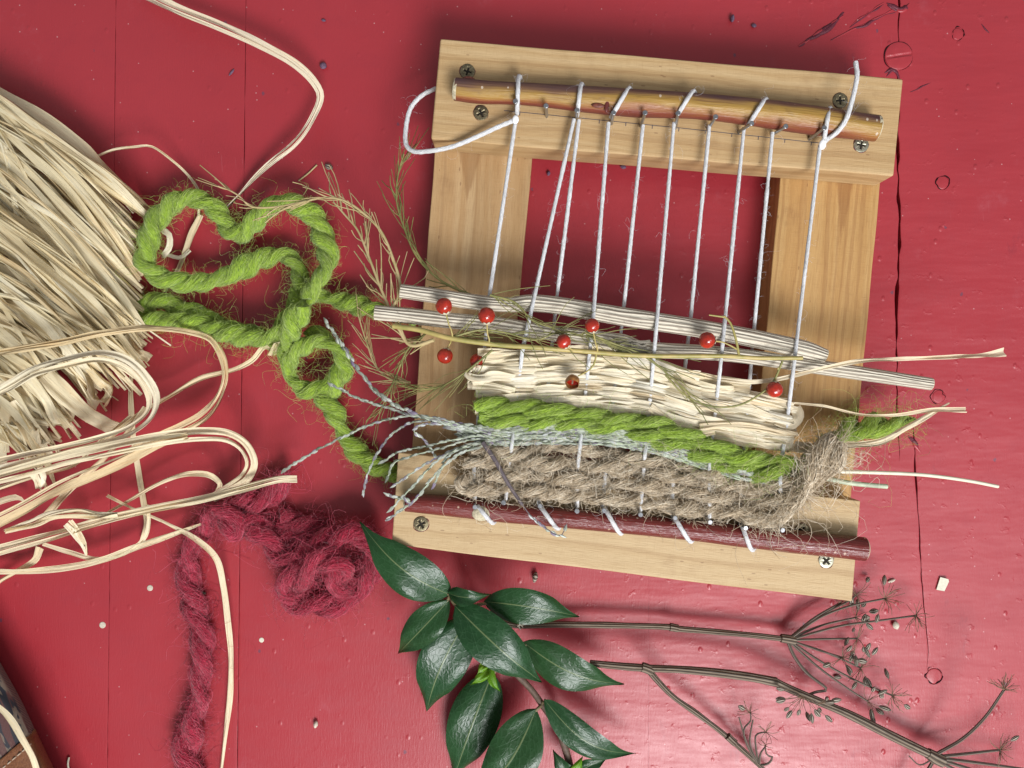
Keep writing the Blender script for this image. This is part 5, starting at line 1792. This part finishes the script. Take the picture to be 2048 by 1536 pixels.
# ------------------------------------------------------------------ patterned pouch with leather corner
pouch = thing('cloth_pouch', 'dark patterned woven pouch with tan leather corner at the bottom left', 'pouch')
EDGE = [(-120, 1130), (-60, 1222), (0, 1330), (40, 1402), (70, 1466), (105, 1540), (150, 1640), (200, 1760)]
Ec = smooth_path(np.array([[x, y, 0] for x, y in EDGE]), 12.0)
n = len(Ec)
Te = norm(np.gradient(Ec, axis=0))
Ne = np.stack([-Te[:, 1], Te[:, 0], 0 * Te[:, 0]], 1)        # px normal
if Ne[n // 2, 0] > 0:
    Ne = -Ne
PROF = [(6, .3), (0, 3), (-3, 9), (0, 16), (7, 21), (16, 24), (35, 25.5), (70, 26), (140, 27), (260, 27)]
V, G = [], []
for i in range(n):
    for j, (inn, z) in enumerate(PROF):
        q = Ec[i] + Ne[i] * inn
        V.append(P(q[0], q[1], z))
        G.append((i * 12 * .24, inn * .24 + (z * .15 if j < 4 else 2.5), 0))
split = int(np.argmin(np.abs(Ec[:, 1] - 1462)))
quads = grid_quads(n, len(PROF))
me = new_mesh('cloth', V, quads, None, G)
cl = link('cloth', me, M['fabric'], pouch)
V2, ok = [], []
for i in range(split - 2, n):
    for j, (inn, z) in enumerate(PROF):
        sh = max(0, (split + int(inn / 14) - i)) if inn > 0 else 0
        q = Ec[min(n - 1, max(i, split))] + Ne[min(n - 1, max(i, split))] * (inn)
        # patch boundary slants down to the left edge
        yb = 1470 + (65 - q[0]) * .85
        qy = max(q[1], yb - 6 + .0) if inn > 0 else q[1]
        V2.append(P(q[0] - (1.2 if inn <= 0 else 0) * Ne[min(n - 1, max(i, split))][0], qy, z + .9))
lea = link('leather_corner', new_mesh('leather_corner', V2, grid_quads(n - split + 2, len(PROF))), M['leather'], pouch)
for q in range(9):
    x0 = 62 - q * 10
    g = Geo()
    C = smooth_path(PP([(x0, 1488 + (62 - x0) * .85, 26.6), (x0 - 3.5, 1491 + (62 - x0) * .85, 27.4), (x0 - 7, 1494 + (62 - x0) * .85, 26.6)]), .0004)
    tube(g, C, .00035, m=6)
    link('stitch', g.mesh('stitch'), M['stitch'], lea)

# ------------------------------------------------------------------ small litter on the table
def litter(name, label, x, y, L, W, ang, mat, cat='debris', z=None, flat=.36):
    g = Geo()
    c = P(x, y, 0) + np.array([0, 0, PX(W) * flat * 1.0 + .0002])
    d = np.array([math.cos(ang), -math.sin(ang), 0])
    seed_geo(g, c, d, PX(L), PX(W), random.random())
    o = link(name, g.mesh(name), mat)
    tag(o, label, cat)
    return o


litter('fallen_seed', 'striped seed lying beside the crimson cord', 404, 1187, 20, 10, -.3, M['seed'], 'seed')
litter('fallen_seed', 'striped seed just below the lower crossbar', 1070, 1152, 11, 22, .2, M['seed'], 'seed')
litter('fallen_seed', 'small brown seed beneath the umbel rays', 1674, 1353, 15, 9, .1, M['seed'], 'seed')
litter('fallen_seed', 'pale plump seed between two umbel rays', 1789, 1249, 16, 14, 1.2, M['seed_pale'], 'seed')
litter('fallen_seed', 'tan seed husk near the bottom between cord and leaves', 633, 1446, 9, 15, .2, M['seed_pale'], 'seed')
litter('fallen_seed', 'grey seed at the foot of the crimson heap', 745, 1166, 14, 9, -.7, M['seed'], 'seed')
litter('dried_crumb', 'brown crumb on table above the green wool', 659, 335, 17, 13, .4, M['seed'], 'crumb')
litter('dried_crumb', 'purple crumb on table right of the top raffia strand', 648, 134, 14, 15, .4, M['speck'], 'crumb')
litter('wood_chip', 'dark sliver on table under the top raffia strand', 464, 146, 17, 5, -.9, M['speck'], 'chip')
litter('wood_chip', 'purple chip at the top near the bar', 648, 42, 9, 6, .2, M['speck'], 'chip')
litter('wood_chip', 'upright purple chip above the upper bar', 1463, 40, 8, 17, .1, M['speck'], 'chip')
litter('wood_chip', 'grey speck right of the upright purple chip', 1507, 53, 10, 9, .1, M['speck'], 'chip')
litter('wood_chip', 'pink lozenge of paint by the umbel near the frame corner', 1782, 1161, 16, 6, -.35, M['seed_pale'], 'chip')
litter('wood_chip', 'dark chip inside the frame near the upper bar', 1097, 348, 7, 11, .2, M['speck'], 'chip')
litter('wood_chip', 'second dark chip inside the frame beside the second thread', 1246, 335, 12, 9, .2, M['speck'], 'chip')


def disc(name, label, x, y, r, mat, cat, z=.12):
    ph = random.random() * 6
    o = polar_field(x, y, 0, PX(r) * 1000, lambda a, b, q: z * (1 - .5 * q * q), mat, name, None, nr=4, na=18, edge=.0)
    me = o.data
    for v in me.vertices:
        pass
    tag(o, label, cat)
    return o


disc('paint_spot', 'white dot of dried paint between cord and leaves', 523, 1280, 5, M['paper'], 'spot')
disc('paint_spot', 'round brown dot left of the crimson cord', 205, 1250, 6.5, M['seed_pale'], 'spot')
disc('paint_spot', 'beige dot just below the lowest raffia strand', 300, 1176, 6.0, M['seed_pale'], 'spot')
V = [P(1872, 1179, .4), P(1880, 1154, .6), P(1896, 1158, 1.4), P(1897, 1163, 1.2), P(1888, 1182, .4)]
V += [v + np.array([0, 0, .0004]) for v in V]
me = bpy.data.meshes.new('wood_shaving')
me.from_pydata([tuple(v) for v in V], [], [(4, 3, 2, 1, 0), (5, 6, 7, 8, 9)] + [(i, (i + 1) % 5, 5 + (i + 1) % 5, 5 + i) for i in range(5)])
tag(link('wood_shaving', me, M['paper']), 'white flat shaving lying right of the plank crack', 'shaving')
for lab, pts, r in (('tiny pale thread curl near the bottom left of the table', [(138, 1515, 1), (136, 1525, 2), (137, 1536, 1.5), (143, 1545, 1)], .0005),
                    ('short dry needle on table above the green wool', [(597, 362, .6), (615, 348, .8), (634, 330, .6)], .0004)):
    g = Geo()
    tube(g, smooth_path(PP(pts), .0008), r, m=6)
    tag(link('fibre_scrap', g.mesh('fibre_scrap'), M['straw'] if 'curl' in lab else M['asparagus']), lab, 'fibre')
